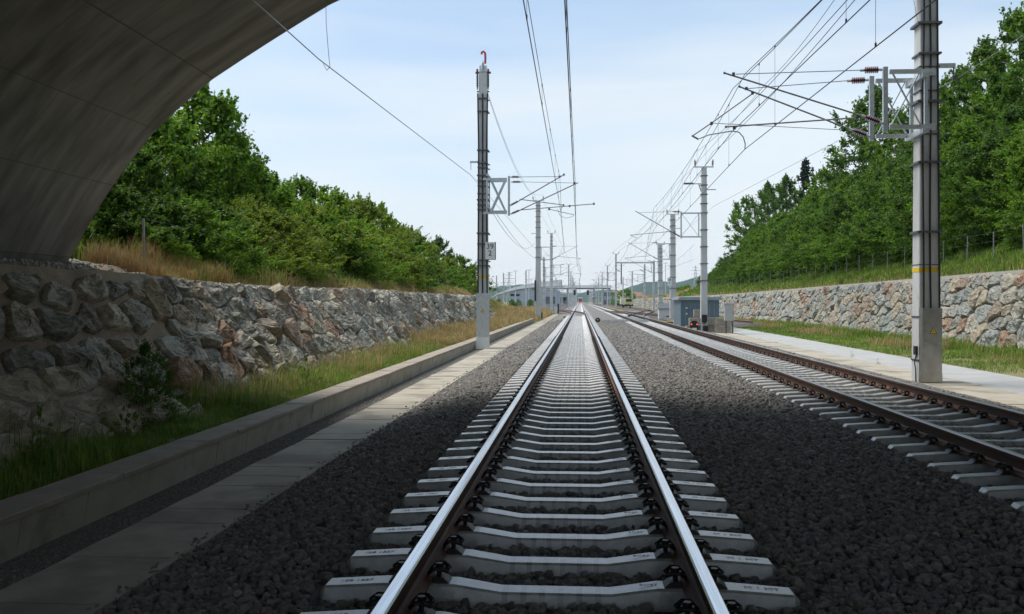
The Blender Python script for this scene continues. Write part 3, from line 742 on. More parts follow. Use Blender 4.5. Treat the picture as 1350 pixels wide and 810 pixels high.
# body built as column boxes between arch and deck, so that it is solid
for i in range(len(P0)-1):
    (xa, za), (xb, zb) = P0[i], P0[i+1]
    o4 = .19
    mb.add([(xa,YB0,za+o4+.15),(xb,YB0,zb+o4+.15),(xb,YB0,top),(xa,YB0,top),(xa,YB1+.05,za+o4+.15),(xb,YB1+.05,zb+o4+.15),(xb,YB1+.05,top),(xa,YB1+.05,top)], [(0,1,2,3),(7,6,5,4),(2,6,7,3),(1,0,4,5)])
mb.box(((x0+P0[0][0])/2-.08,(YB0+YB1)/2,(top)/2), (abs(P0[0][0]-x0)-.5, YB1-YB0+.05, top)); mb.box(((x1+P0[-1][0])/2+.08,(YB0+YB1)/2,(top)/2), (abs(x1-P0[-1][0])-.5, YB1-YB0+.05, top))
mb.build('bridge_body', 'kerb_concrete', root, org=root.location)
MB().box((xc,YB1-.2,top+.5),(x1-x0,.35,1.0)).build('parapet','kerb_concrete',root,org=root.location)

# ------------------------------------------------------------------ masts
def insulator(mb, a, b, r=.085, n=7):
    prof = [(0,.018),(.10,.022),(.12,.03),(.16,.03)]
    for i in range(n):
        t = .18+i*.62/n; d = .62/n; prof += [(t,.024),(t+d*.40,r),(t+d*.55,r*.95),(t+d*.75,.024)]
    prof += [(.84,.03),(.88,.03),(.90,.02),(1,.018)]
    mb.lathe(a, b, prof, 12)
def part_ins(a, b, root, r=.08, n=7):
    m1 = MB(); insulator(m1, a, b, r, n); o = m1.build('insulator', 'insulator_brown', root, org=root.location)
    a, b = Vector(a), Vector(b); m2 = MB(); m2.tube([a, a.lerp(b,.17)], .034, 8); m2.tube([a.lerp(b,.83), b], .034, 8)
    m2.build('insulator_cap', 'galvanised', o); 
    o2 = o.children[0]; o2.location = (0,0,0)
    for v in o2.data.vertices: v.co -= root.location
    return o
def shaft(root, x, y, z0, z1, w0, w1, m='mast_concrete'):
    mb = MB(); c = .08
    vs = []
    for z, w in ((z0, w0), (z1, w1)):
        h = w/2; k = h*(1-c)
        for px, py in ((-k,-h),(k,-h),(h,-k),(h,k),(k,h),(-k,h),(-h,k),(-h,-k)): vs.append((x+px, y+py, z))
    fs = [(i,(i+1)%8,8+(i+1)%8,8+i) for i in range(8)]+[tuple(range(7,-1,-1)), tuple(range(8,16))]
    return mb.add(vs, fs).build('shaft', m, root, org=root.location)
def collar(mb, x, y, z, w, t=.05, over=.03):
    mb.box((x, y, z), (w+over, w+over, t))
def wd(z, z0, z1, w0, w1): return w0+(w1-w0)*(z-z0)/(z1-z0)

# near right mast
MX, MY = 8.0, 22.9
r = empty('catenary_mast', (MX, MY, -.51), 'nearest tall concrete catenary mast at the right with black cables and steel cover', 'catenary mast')
w0, w1, z0, z1 = .50, .36, -.5, 11.4
w = lambda z: wd(z, z0, z1, w0, w1)
shaft(r, MX, MY, z0, z1, w0, w1)
for k, dx in enumerate((-.17, .01, .215)):
    pts = []
    for z in np.linspace(1.2, 10.6, 22):
        wob = .03*math.sin(z*.9+k*2) if k < 2 else .0
        sx = dx*(w(z)/w0)+wob*.5+ (.03 if k == 2 and z > 8.5 else 0)
        pts.append((MX+sx, MY-w(z)/2-.035, z))
    MB().tube(pts, .022, 8).build('cable', 'cable_black', r, org=r.location)
for z, t, ov in ((2.95,.05,.10),(4.55,.05,.10),(5.95,.055,.14),(6.75,.03,.05),(7.05,.045,.08),(7.75,.055,.14),(9.0,.05,.12),(1.0,.035,.03),(.0,.035,.03),(2.2,.02,.012),(6.2,.03,.05),(5.2,.03,.05)):
    mb = MB(); collar(mb, MX, MY, z, w(z), t, ov); 
    mb.box((MX, MY-w(z)/2-.05, z), (w(z)+.10 if t > .04 else .02, .05, t))
    mb.build('cable_clamp', 'band_steel', r, org=r.location)
mb = MB(); mb.box((MX, MY, 2.08), (w(2.08)+.008, w(2.08)+.008, .10)); mb.build('yellow_band', 'yellow_paint', r, org=r.location)
# steel cable cover at the foot
mb = MB(); cw = .43; cx_ = MX-.03
mb.box((cx_, MY-.36, .42), (cw, .24, 1.56)); c = mb.build('cable_cover', 'cover_steel', r, org=r.location)
mb = MB(); mb.box((cx_, MY-.365, -.385), (cw+.012, .25, .21)); mb.build('lower_cover', 'cover_steel', r, org=r.location)
for dx, dz in ((-.1,.62),(-.03,.68),(.06,.66),(.12,.60),(.02,.58),(.15,-.2),(-.14,-.2)):
    pass
mb = MB()
for dx, dz in ((-.155,1.12),(.155,1.12),(-.155,.4),(.155,.4),(-.155,-.2),(.155,-.2)): mb.tube([(cx_+dx, MY-.48, dz),(cx_+dx, MY-.49, dz)], .010, 8)
o = mb.build('cover_bolts', 'galvanised', c); 
for v in o.data.vertices: v.co -= r.location
def warn_sign(parent, x, y, z, s, org):
    mb = MB(); mb.add([(x-s/2,y,z),(x+s/2,y,z),(x,y,z+s*.87),(x-s/2,y-.004,z),(x+s/2,y-.004,z),(x,y-.004,z+s*.87)], [(0,1,2),(5,4,3),(0,3,4,1),(1,4,5,2),(2,5,3,0)])
    o = mb.build('warning_sign', 'sign_black', parent)
    for v in o.data.vertices: v.co -= org
    k = .80; zz = z+s*.055
    mb = MB(); mb.add([(x-s/2*k,y-.006,zz),(x+s/2*k,y-.006,zz),(x,y-.006,zz+s*.87*k)], [(0,1,2)])
    b = [(.02,.42),(-.09,.24),(-.01,.25),(-.04,.10),(.09,.30),(.01,.29)]
    mb.add([(x+p[0]*s, y-.0085, z+p[1]*s+.08*s) for p in b], [(0,1,2,5),(2,3,4,5)], 1)
    o = mb.build('warning_symbol', ['yellow_paint','sign_black'], parent)
    for v in o.data.vertices: v.co -= org
warn_sign(c, cx_+.02, MY-.484, .62, .17, r.location)
mb = MB(); mb.box((MX-w(0)/2-.02, MY-.1, .22), (.06,.16,.2)); mb.tube([(MX-w(0)/2-.02,MY-.12,.12),(MX-w(0)/2-.06,MY-.13,-.05),(MX-w(0)/2-.03,MY-.12,-.2),(MX-w(0)/2-.02,MY-.1,-.5)], .012, 6)
mb.build('earthing_terminal', 'cable_black', r, org=r.location)
MB().box((MX-.16*.9, MY-w(1.5)/2-.004, 1.55), (.03,.006,.20)).build('inspection_tag', 'yellow_paint', r, org=r.location)
# return-wire arm to the right
mb = MB(); za = W(1225,80,MY).z-.12; mb.box((MX+.24, MY+.03, za), (.85,.07,.10)); mb.build('side_arm','galvanised',r,org=r.location)
mb = MB(); mb.tube([(MX+.62,MY,za-.05),(MX+.62,MY,za-.25),(MX+.66,MY,za-.33)], .016, 6); mb.box((MX+.63,MY,za-.30),(.07,.05,.10)); mb.build('wire_hanger','band_steel',r,org=r.location)
mb = MB(); mb.box((MX-.42,MY-.1,8.55),(.30,.3,.10)); mb.bar((MX-.35,MY-.1,8.5),(MX-.18,MY-.1,7.6),.01); mb.build('wire_anchor_plate','galvanised',r,org=r.location)

def frame(root, xa, xb, y, zt, zb, t=.088, m='galvanised'):
    mb = MB(); s = 1 if xb > xa else -1
    mb.box((xa, y, (zt+zb)/2), (t*1.15, t, zt-zb+.22))
    mb.box(((xa+xb)/2+s*t*.6, y+.002, zt), (abs(xb-xa)-t, t*.9, t*1.05)); mb.box(((xa+xb)/2+s*t*.6, y+.002, zb), (abs(xb-xa)-t, t*.9, t*1.05))
    mb.box((xb-s*.15, y-.004, (zt+zb)/2), (t*.8, t*.8, zt-zb-t*1.2))
    x1_, x2_ = xa+s*.14, xb-s*.28
    mb.bar((x1_, y-.05, zt-.03), (x2_, y-.05, zb+.03), t*.7, .02); mb.bar((x2_, y+.05, zt-.03), (x1_, y+.05, zb+.03), t*.7, .02)
    return mb.build('bracket_frame', m, root, org=root.location)
Y1, Y2 = 22.35, 23.3
fr1 = (W(1167,95,Y1), W(1167,168,Y1)); fr2 = (W(1149,107,Y2), W(1149,180,Y2))
for (a, b), y in ((fr1, Y1), (fr2, Y2)): frame(r, a.x, MX-.05, y, a.z, b.z)
for z in (fr1[0].z-.09, fr1[1].z-.09):
    mb = MB(); mb.box((MX-.26, (Y1+Y2)/2, z-.01), (.10, Y2-Y1+.25, .11)); mb.box((MX+.06, MY-.24, z+.14), (.13,.06,.16)); mb.build('bracket_channel', 'galvanised', r, org=r.location)
def Wp(*a): return [W(*q) for q in a]
def tubes(root, name, pts, rad, m='tube_grey', n=8): return MB().tube(pts, rad, n).build(name, m, root, org=root.location)
# cantilever 1 (nearer frame)
part_ins(W(1163,92,Y1), W(1134,93,Y1), r); part_ins(W(1164,163,Y1), W(1136,152.5,Y1), r)
tubes(r, 'top_rod', Wp((1136,92.8,Y1),(970,98,Y1)), .010)
tubes(r, 'strut_tube', Wp((1138,153.5,Y1),(955,96.5,Y1)), .020)
tubes(r, 'registration_tube', Wp((1129,155.5,Y1),(1050,161,Y1),(957,167.5,Y1)), .018)
tubes(r, 'steady_arm', Wp((922,183,Y1),(935,178,Y1),(965,173,Y1),(974,174.5,Y1),(980,181,Y1),(982.5,190,Y1),(982,197,Y1)), .013)
# cantilever 2 (farther frame)
part_ins(W(1145,105.5,Y2), W(1117,107,Y2), r); part_ins(W(1146,180,Y2), W(1120,170.5,Y2), r)
tubes(r, 'top_rod', Wp((1119,106.5,Y2),(986,117,Y2)), .010)
tubes(r, 'strut_tube', Wp((1122,171,Y2),(975,114.5,Y2)), .020)
tubes(r, 'registration_tube', Wp((993,123,Y2),(937,163,Y2),(912,180,Y2)), .016)
tubes(r, 'registration_rod', Wp((937,162.5,Y2),(1110,171.5,Y2)), .008)
tubes(r, 'drop_link', Wp((912,179,Y2),(921,184,Y2)), .022)
for p in Wp((967,98,Y1),(968,169,Y1),(1130,155.5,Y1),(984,117,Y2),(938,163,Y2),(992,123,Y2)): MB().box(p, (.06,.06,.07)).build('tube_clamp', 'band_steel', r, org=r.location)
for p in Wp((955,96.5,Y1),(975,114.5,Y2),(957,167.5,Y1)): MB().tube([p-Vector((.02,0,0)), p+Vector((.02,0,0))], .028, 8).build('tube_end_cap', 'band_steel', r, org=r.location)

# left mast with kilometre board
LY = 38.6; LX = W(637,400,LY).x
r = empty('catenary_mast', (LX, LY, -.58), 'grey cable-clad catenary mast on the left beside the kerb carrying the 39 2 board', 'catenary mast')
z0, z1, w0, w1 = -.55, W(634,97,LY).z, .43, .33
w = lambda z: wd(z, z0, z1, w0, w1)
shaft(r, LX, LY, z0, z1, w0, w1)
for k, dx in enumerate((-.185, .0, .185)):
    pts = [(LX+dx*w(z)/w0*1.05+(0 if k == 1 else .045*(1 if k else -1)*max(0,(z-7.5)/2.2)), LY-w(z)/2-.04, z) for z in np.linspace(1.2, 9.7, 18)]
    MB().tube(pts, .030, 8).build('cable', 'cable_black', r, org=r.location)
for py in (131,148,199,216,222,232,239,246,256,264,271,277,308,322,343.5,350.5):
    z = W(637,py,LY).z; big = py in (148,199,308,350.5,232,264); mb = MB(); collar(mb, LX, LY, z, w(z), .045 if big else .03, .10 if big else .04); mb.box((LX, LY-w(z)/2-.05, z), (w(z)+.06, .06, .04)); mb.box((LX+w(z)/2+.06, LY, z-.05),(.07,.04,.05))
    mb.build('cable_clamp', 'band_steel', r, org=r.location)
z = W(637,365.5,LY).z; MB().box((LX, LY, z), (w(z)+.01, w(z)+.01, .09)).build('yellow_band', 'yellow_paint', r, org=r.location)
zc0, zc1 = -.55, W(637,387,LY).z; zw = W(637,443,LY).z
c = MB().box((LX+.02, LY-.30, (zc1+zw)/2), (.50, .28, zc1-zw)).build('cable_cover', 'galvanised', r, org=r.location)
MB().box((LX+.02, LY-.30, (zc0+zw)/2-.01), (.51, .285, zw-zc0)).build('white_foot_cover', 'cover_white', r, org=r.location)
zs = W(637,411,LY).z; warn_sign(c, LX+.02, LY-.444, zs-.02, .17, r.location)
# board 39 / 2, on edge-framed plate
sx0, sx1 = W(641,0,LY).x, W(654.3,0,LY).x; st, sb = W(0,323,LY).z, W(0,345,LY).z
sg = MB().box(((sx0+sx1)/2, LY-.32, (st+sb)/2), (sx1-sx0, .012, st-sb)).build('kilometre_board', 'sign_white', r, org=r.location)
mb = MB(); e = .012
mb.box((sx1, LY-.33, (st+sb)/2), (.028,.03,st-sb+.02)); mb.box(((sx0+sx1)/2, LY-.331, sb), (sx1-sx0,.028,.018))
o = mb.build('board_edge', 'band_steel', sg); 
for v in o.data.vertices: v.co -= r.location
loc = Vector(((sx0+sx1)/2-.02, LY-.330, st-.175))-r.location
text_mesh('39', .30, 'board_digits', 'sign_black', sg, loc, (R(90),0,0), .002)
text_mesh('2', .30, 'board_digits', 'sign_black', sg, loc+Vector((0,0,-.275)), (R(90),0,0), .002)
# mast head: cross plate, three terminations, hooked red cable end
zt = z1; mb = MB(); mb.box((LX, LY, W(0,107,LY).z), (.62,.14,.06)); mb.box((LX, LY, W(0,131,LY).z), (.50,.12,.04)); mb.build('head_crossarm', 'band_steel', r, org=r.location)
for dx in (-.22,.0,.22):
    a = Vector((LX+dx, LY-.16, W(0,106,LY).z)); b = a+Vector((0,0,.52 if dx == 0 else .0)); 
    mb = MB(); insulator(mb, a+Vector((0,0,-.75)) if dx else a, a+Vector((0,0,.0)) if dx else a+Vector((0,0,.42)), .05 if dx else .07, 6); mb.build('cable_termination', 'cable_black' if dx else 'galvanised', r, org=r.location)
for dx in (-.22,.22): MB().box((LX+dx,LY-.16,W(0,106,LY).z+.03),(.08,.08,.10)).build('terminal_cap','terminal_red',r,org=r.location)
p = [Vector((LX+.07+q[0], LY-.1, W(0,93,LY).z+q[1])) for q in ((0.02,-.1),(.03,.15),(.02,.32),(-.05,.40),(-.12,.36),(-.12,.28))]
MB().tube(p, .045, 8).build('cable_end_hook','terminal_red',r,org=r.location)
MB().box((LX+.0, LY, zt+.14),(.30,.12,.32)).build('head_bracket','galvanised',r,org=r.location)
# arm to the left for the return wire
mb = MB(); z = W(0,220.5,LY).z; xa = W(620,220,LY).x; mb.box(((xa+LX)/2, LY-.05, z), (LX-xa,.08,.07)); mb.tube([(xa+.03,LY-.05,z),(xa+.03,LY-.05,z-.32)], .014, 6); mb.build('side_arm','galvanised',r,org=r.location)
LYa, LYb = LY-.5, LY+.5
for y, (xx, t_, b_) in ((LYa,(671,236,281)), (LYb,(671,239,279))): 
    a, b = W(xx,t_,y), W(xx,b_,y); frame(r, a.x, LX+.05, y, a.z, b.z, .075)
for py in (239,279): MB().box((LX+.22, LY, W(0,py,LY).z), (.09, 1.2, .09)).build('bracket_channel','galvanised',r,org=r.location)
part_ins(W(673,233.5,LYa), W(686,233.5,LYa), r, .06, 7); part_ins(W(674,240,LYb), W(688,240,LYb), r, .06, 7)
part_ins(W(672,271.5,LYb), W(685,264.5,LYb), r, .06, 7); part_ins(W(673,282.5,LYa), W(687,276.5,LYa), r, .06, 7)
tubes(r,'top_rod',Wp((685,233.5,LYa),(738,233,LYa)),.012); tubes(r,'top_rod',Wp((687,240,LYb),(757,241.5,LYb)),.010)
tubes(r,'strut_tube',Wp((684,265,LYb),(743.5,230.5,LYb)),.024); tubes(r,'strut_tube',Wp((686,277,LYa),(762,241,LYa)),.024)
tubes(r,'registration_tube',Wp((685,263,LYb),(743,270.5,LYb)),.018); tubes(r,'registration_tube',Wp((687,277,LYa),(783,269,LYa)),.018)
tubes(r,'steady_arm',Wp((724,276,LYa),(757,283.5,LYa)),.013); tubes(r,'steady_arm',Wp((743,270.5,LYb),(739,277,LYb),(738,272,LYb)),.012)
tubes(r,'jumper_loop',Wp((735,276,LYa),(738,284,LYa),(746,288,LYa),(754,286,LYa),(757,284,LYa)),.007,'wire_dark',6)
for p in Wp((738,233,LYa),(757,241.5,LYa),(783,269,LYa),(743,271,LYb),(743.5,230.5,LYb),(724,276,LYa),(751,272,LYa)): MB().box(p,(.07,.07,.08)).build('tube_clamp','band_steel',r,org=r.location)

# generic mast for the rows further away
def generic_mast(x, y, label, side, top=9.7, w0=.42, w1=.28, z0=-.6, arm=1.35, zt=6.55, zb=5.15, reach=2.7, group=None, cross=True, collars=9, hang=None, hz=1.0, board=None, lamp=False, name='catenary_mast'):
    """side=-1: bracket and cantilever point towards smaller x"""
    r = empty(name, (x, y, z0), label, 'catenary mast', group)
    shaft(r, x, y, z0, top, w0, w1)
    w = lambda z: wd(z, z0, top, w0, w1)
    mb = MB()
    for k in range(collars):
        z = top-.5-(k*.55 if k < 5 else 2.2+(k-4)*1.0)
        if z < 1: break
        m3 = MB(); collar(m3, x, y, z, w(z), .045, .10); m3.build('clamp_band','band_steel',r,org=r.location)
    if cross:
        mb = MB(); mb.box((x, y, top+.03), (1.15,.09,.07))
        mb.build('head_crossarm','galvanised',r,org=r.location)
        for s in (-1,1):
            m2 = MB(); insulator(m2, (x+s*.5,y,top+.06),(x+s*.5+s*.03,y,top+.48),.075,6); m2.build('insulator','insulator_brown',r,org=r.location)
    xa = x+side*arm; s = -side
    mb = MB(); t = .085
    mb.box((xa,y-.15,(zt+zb)/2),(t,t,zt-zb+.2))
    for z in (zt,zb): mb.box(((xa+x)/2,y-.148,z),(abs(x-xa)-t,t*.9,t))
    mb.bar((xa,y-.2,zt),(x+side*.3,y-.2,zb),.05,.02); mb.bar((x+side*.3,y-.1,zt),(xa,y-.1,zb),.05,.02)
    mb.box((x+side*.32,y-.15,(zt+zb)/2),(t*.8,t*.8,zt-zb-.1))
    mb.build('bracket_frame','galvanised',r,org=r.location)
    for za_, zb_ in ((zt+.08,zt+.10),(zb,zb+.28)):
        m2 = MB(); insulator(m2,(xa+side*.03,y-.15,za_),(xa+side*.52,y-.15,zb_),.065,6); m2.build('insulator','insulator_brown',r,org=r.location)
    xe = x+side*(arm+reach)
    mb = MB(); mb.tube([(xa+side*.5,y-.15,zt+.10),(xe+side*-.2,y-.15,zt+.05)],.012,6); mb.tube([(xa+side*.5,y-.15,zb+.27),(xe,y-.15,zt+.15)],.024,6)
    mb.tube([(xa+side*.6,y-.15,zb+.33),(xe+side*.3,y-.15,zb+.12)],.020,6); mb.tube([(xe+side*.3,y-.15,zb+.12),(xe-side*.1,y-.15,zb-.06)],.014,6)
    mb.build('cantilever','tube_grey',r,org=r.location)
    mb = MB(); mb.box((x-side*.35,y,zt+1.4),(.7,.06,.06)); mb.build('side_arm','galvanised',r,org=r.location)
    if lamp:
        mb = MB(); zz = W(0,253,y).z; mb.box((x-.55,y,zz+.12),(.9,.05,.04)); mb.box((x-.9,y,zz+.14),(.55,.2,.09)); mb.bar((x-.3,y,zz+.1),(x-.15,y,zz-.35),.05); mb.build('switch_arm','band_steel',r,org=r.location)
    if board:
        bw, bh = .42, .72; b = MB().box((x+board[1], y-w0/2-.03, board[2]), (bw,.012,bh)).build('kilometre_board','sign_white',r,org=r.location)
        l = Vector((x+board[1], y-w0/2-.04, board[2]+.16))-r.location
        text_mesh(board[0][0], .30,'board_digits','sign_black',b,l,(R(90),0,0),.002); text_mesh(board[0][1], .30,'board_digits','sign_black',b,l+Vector((0,0,-.3)),(R(90),0,0),.002)
    return r
def mat_at(px, pybase, ptop, Y): return W(px,400,Y).x, W(px,ptop,Y).z
x, t = mat_at(928,437,221,57.5); m58 = generic_mast(x,57.5,'slim catenary mast standing before the blue hut with its bracket facing left',-1,top=t,w0=.40,w1=.30,lamp=True)
mb = MB(); mb.box((x,57.22,.35),(.30,.16,.40)); mb.add([(x-.15,57.14,.15),(x+.15,57.14,.15),(x,57.14,.02),(x-.15,57.3,.15),(x+.15,57.3,.15),(x,57.3,.02)],[(0,2,1),(3,4,5),(0,3,5,2),(1,2,5,4)]); mb.box((x+.05,57.2,-.35),(.28,.2,.5)); mb.build('terminal_box','cable_black',m58,org=m58.location)
x, t = mat_at(887,424,283,88); generic_mast(x,88,'thick banded catenary mast with a small 39 1 board right behind the hut',-1,top=t,w0=.55,w1=.42,collars=12,board=(('39','1'),-.30,W(0,373,88).z))
x, t = mat_at(870.5,415,323,128); generic_mast(x,128,'broad catenary mast left of the banded one with a long two-beam bracket',-1,top=t,w0=.62,w1=.50,arm=1.2,collars=10)
# portal mast with a long beam and a drop post
x = W(862,400,136).x; zb_ = W(0,349,136).z; xl = W(816,400,136).x
r = empty('gantry_mast',(x,136,-.6),'slender gantry mast whose long horizontal beam carries a hanging post','gantry')
shaft(r,x,136,-.6,zb_+.3,.34,.26,'galvanised_far'); MB().box(((x+xl)/2-.2,135.8,zb_),(x-xl+.4,.16,.18)).build('beam','galvanised_far',r,org=r.location)
xp = W(819,400,136).x; MB().box((xp,135.78,zb_-1.55),(.16,.14,2.9)).build('drop_post','band_steel',r,org=r.location)
for px in (819,850): 
    q = W(px,400,136).x; m2 = MB(); insulator(m2,(q-.1,135.8,zb_-1.3),(q-.75,135.8,zb_-.9),.08,6); m2.build('insulator','insulator_brown',r,org=r.location)
# left row
x, t = mat_at(709.5,421,265,97); m97 = generic_mast(x,97,'pale catenary mast rising from golden grass at the end of the kerb',1,top=t,w0=.58,w1=.42,collars=8,zt=W(0,329,97).z,zb=W(0,345,97).z)
mb = MB(); mb.box((x-.28,96.7,W(0,384,97).z),(.16,.2,2.1)); mb.build('cable_bundle','cable_black',m97,org=m97.location)
x, t = mat_at(727,414,308,139); generic_mast(x,139,'slim catenary mast at the right edge of the golden grass',1,top=t,w0=.44,w1=.34)
x = W(717,400,150).x; generic_mast(x,150,'thin grey mast between the two grass-edge masts on the left',1,top=8.2,w0=.36,w1=.28,cross=False)
fp = generic_mast(6.55,178,'distant catenary mast in the row right of the second track',-1,top=W(0,338,178).z,w0=.36,w1=.26,group='catenary masts right of the second track')
for k in range(1, 11):
    c = copy_tree(fp); c.location = (6.6+.02*k, 178+k*58, -.6)
fp2 = generic_mast(-2.72,226,'distant catenary mast in the row left of the middle track',1,top=W(0,351,226).z,w0=.36,w1=.26,group='catenary masts left of the middle track',arm=.9,reach=1.6)
for k in range(1, 10):
    c = copy_tree(fp2); c.location = (-2.72, 226+k*52, -.6)
fp3 = generic_mast(-7.6,205,'distant catenary mast in the station yard on the left',1,top=8.7,w0=.40,w1=.28,group='catenary masts of the left yard',cross=False,reach=2.0)
for k, (x, y) in enumerate([(-7.6,250),(-7.6,300),(-7.6,350),(-13,230),(-13,280),(-13.5,330),(-14,390),(-20,250),(-24,275),(-28,240),(-7.8,410)]):
    c = copy_tree(fp3); c.location = (x, y, -.6)
fp4 = generic_mast(12.6,190,'distant catenary mast standing near the right stone wall',-1,top=8.6,w0=.40,w1=.28,group='catenary masts of the right yard',cross=False,reach=1.6)
for k, (x, y) in enumerate([(12.6,235),(12.8,290),(13,350),(13,420)]):
    c = copy_tree(fp4); c.location = (x, y, -.6)
lp = empty('floodlight_pole',(-25,262,-.6),'thin far-off floodlight pole behind the golden grass','light pole','thin poles beyond the golden grass')
MB().tube([(0,0,0),(0,0,11)],[.13,.08],8).build('pole','galvanised_far',lp); MB().box((0,0,10.95),(1.6,.25,.12)).build('lamp_head','galvanised_far',lp)
for x, y, s in ((-31,300,1.1),(-17,252,.9),(-14,262,.95),(-22,300,1.0),(19,230,.9),(23,262,.85)):
    c = copy_tree(lp); c.location = (x,y,float(gh(x,y))); c.scale = (s,s,s)
# high-voltage pylons on the skyline
def pylon(x, y, z, h, label):
    r = empty('pylon',(x,y,z),label,'pylon'); mb = MB()
    b = h*.085
    for sx in (-1,1):
        for sy in (-1,1): mb.bar((sx*b,sy*b,0),(sx*b*.12,sy*b*.12,h),h*.012)
    for i in range(8):
        za, zb2 = h*i/8, h*(i+1)/8; ba, bb = b*(1-.88*i/8), b*(1-.88*(i+1)/8)
        for s in (-1,1): mb.bar((-ba,s*ba,za),(bb,s*bb,zb2),h*.006); mb.bar((ba,s*ba,za),(-bb,s*bb,zb2),h*.006)
    mb.build('lattice_tower','galvanised_far',r)
    mb = MB()
    for k, ww in ((.66,.16),(.80,.20),(.92,.12)): mb.bar((-h*ww,0,h*k),(h*ww,0,h*k),h*.014)
    mb.build('crossarm','galvanised_far',r)
pylon(W(671,400,900).x,900,0,W(0,361,900).z,'lattice power pylon far away beyond the station building roof')
pylon(W(917,350,1500).x,1500,18,38,'faint lattice power pylon on the wooded hill at the right')

# ------------------------------------------------------------------ overhead wires
def catenary(label, supp, rc=.0075, rm=.007, drop=5.5, group=None):
    """supp: list of (y, x, z_contact, z_messenger)"""
    r = empty('overhead_wire', (supp[0][1], supp[0][0], supp[0][2]), label, 'overhead wire', group); o = r.location.copy()
    cp = [(x, y, zc) for y, x, zc, zm in supp]; mp = []
    def far(y): return 1+max(0,(y-60))/160*.9
    pc = []; rcs = []; rms = []
    drops = []
    for i in range(len(supp)-1):
        (y0,x0,c0,m0),(y1,x1,c1,m1) = supp[i], supp[i+1]; n = 12
        sag = min(.9, .9*((y1-y0)/60)**2)
        for k in range(n):
            t = k/n; y = y0+(y1-y0)*t
            mp.append((x0+(x1-x0)*t, y, m0+(m1-m0)*t-sag*4*t*(1-t))); rms.append(rm*far(y))
        nd = max(1,int((y1-y0)/drop))
        if y0 < 260:
            for k in range(nd):
                t = (k+.5)/nd; drops.append(((x0+(x1-x0)*t, y0+(y1-y0)*t), c0+(c1-c0)*t, m0+(m1-m0)*t-sag*4*t*(1-t)))
    y1,x1,c1,m1 = supp[-1]; mp.append((x1,y1,m1)); rms.append(rm*far(y1))
    MB().tube(mp, rms, 5).build('messenger_wire','wire_dark',r,org=o)
    MB().tube(cp, [rc*far(p[1]) for p in cp], 5).build('contact_wire','wire_copper',r,org=o)
    for (x,y),zc,zm in drops:
        if y < 4: continue
        mb = MB(); mb.tube([(x,y,zc),(x,y,zm)],.0035*far(y),4); mb.box((x,y,zc+.025),(.02,.03,.06)); mb.box((x,y,zm-.02),(.02,.03,.05)); mb.build('dropper','wire_dark',r,org=o)
    return r
def zX(px,py,Y): p = W(px,py,Y); return p.x, p.z
sA = [(-25,-.15,4.85,6.3)]
ca, ma = W(758.5,283.5,LYa), W(757,241.5,LYa)
sA += [(LYa, ca.x, ca.z, ma.z)] + [(97,-.35,5.1,6.4),(139,.05,5.1,6.4)] + [(226+52*k, -.13+(.15 if k%2 else -.15),5.15,6.4) for k in range(9)]
catenary('overhead contact wire straight above the middle track', sA, .009, .008)
cb, mb_ = W(738,271,LYb), W(737.5,232,LYb)
catenary('overhead wire left of the middle one sloping to the cable-clad left mast', [(-25,-.55,5.0,6.2),(LYb,cb.x,cb.z,mb_.z),(97,-1.6,6.3,7.2),(139,-3.6,7.4,7.8)], .0085, .006)
c1, m1 = W(982,197,Y1), W(967,98,Y1)
def near(p_at, Y0, Xn): return Xn
catenary('overhead wire of the second track held by the nearest right mast', [(-25,5.2,c1.z,m1.z),(Y1,c1.x,c1.z,m1.z),(57.4,4.75,5.1,6.5),(88,4.4,5.1,6.5),(128,4.8,5.1,6.5)]+[(178+58*k,4.64+(.2 if k%2 else -.2),5.15,6.5) for k in range(8)], .009, .008)
c2, m2_ = W(966,173,Y2), W(984,117,Y2)
catenary('raised overhead wire beside that of the second track ending at the far masts', [(-25,4.75,c2.z-.15,m2_.z),(Y2,c2.x,c2.z,m2_.z),(57.4,4.35,5.6,6.9),(88,6.2,6.3,7.3),(128,8.5,6.6,7.6)], .009, .008)
for k,(x,y0,y1,lab) in enumerate([(10.5,88,420,'faint overhead wire above the right yard track'),(-5.3,139,420,'faint overhead wire above the left turnout track')]):
    ys2 = [y0]+list(range(y0+60,y1,60)); catenary(lab, [(y,x+(.2 if i%2 else -.2),5.15,6.5) for i,y in enumerate(ys2)], .008,.007)
def line(label, pts, sag=0, rad=.008, m='wire_dark', name='feeder_wire', cat='wire', group=None):
    P = [Vector(p) for p in pts]; Q = []
    for i in range(len(P)-1):
        for k in range(10):
            t = k/10; q = P[i].lerp(P[i+1],t); q.z -= sag*4*t*(1-t); Q.append(q)
    Q.append(P[-1]); o = MB().tube(Q, [rad*(1+max(0,q.y-60)/160*.8) for q in Q], 5).build(name, m, org=P[0]); o.location = P[0]
    return tag(o, label, cat, group)
# return wires
pL = W(620.5,231,LY); 
line('pale return wire running from under the bridge to the left mast arm', [(-4.75,-20,6.1),W(333,0,14.0),W(420,78,17.6),pL,(-4.9,97,7.0),(-4.8,139,7.2)], .0, .011, 'wire_steel')
mb = MB(); a = W(420,78,17.6)
o = line('thin looped jumper wire hanging beside the bridge edge', [W(429,-40,17.6),W(430,30,17.5),W(433,70,17.4),W(435,88,17.4),W(431,93,17.4),W(426,84,17.5)], 0, .005, 'wire_dark','jumper_wire')
pR = Vector((MX+.66,MY,za-.33))
p58 = W(941,272,57.5)
line('thin return wire along the outer side of the right masts', [(9.4,-10,6.4),W(1350,46,19.8),pR,p58,(9.0,88,7.3),(11.2,128,7.3)], .0, .008, 'wire_steel')
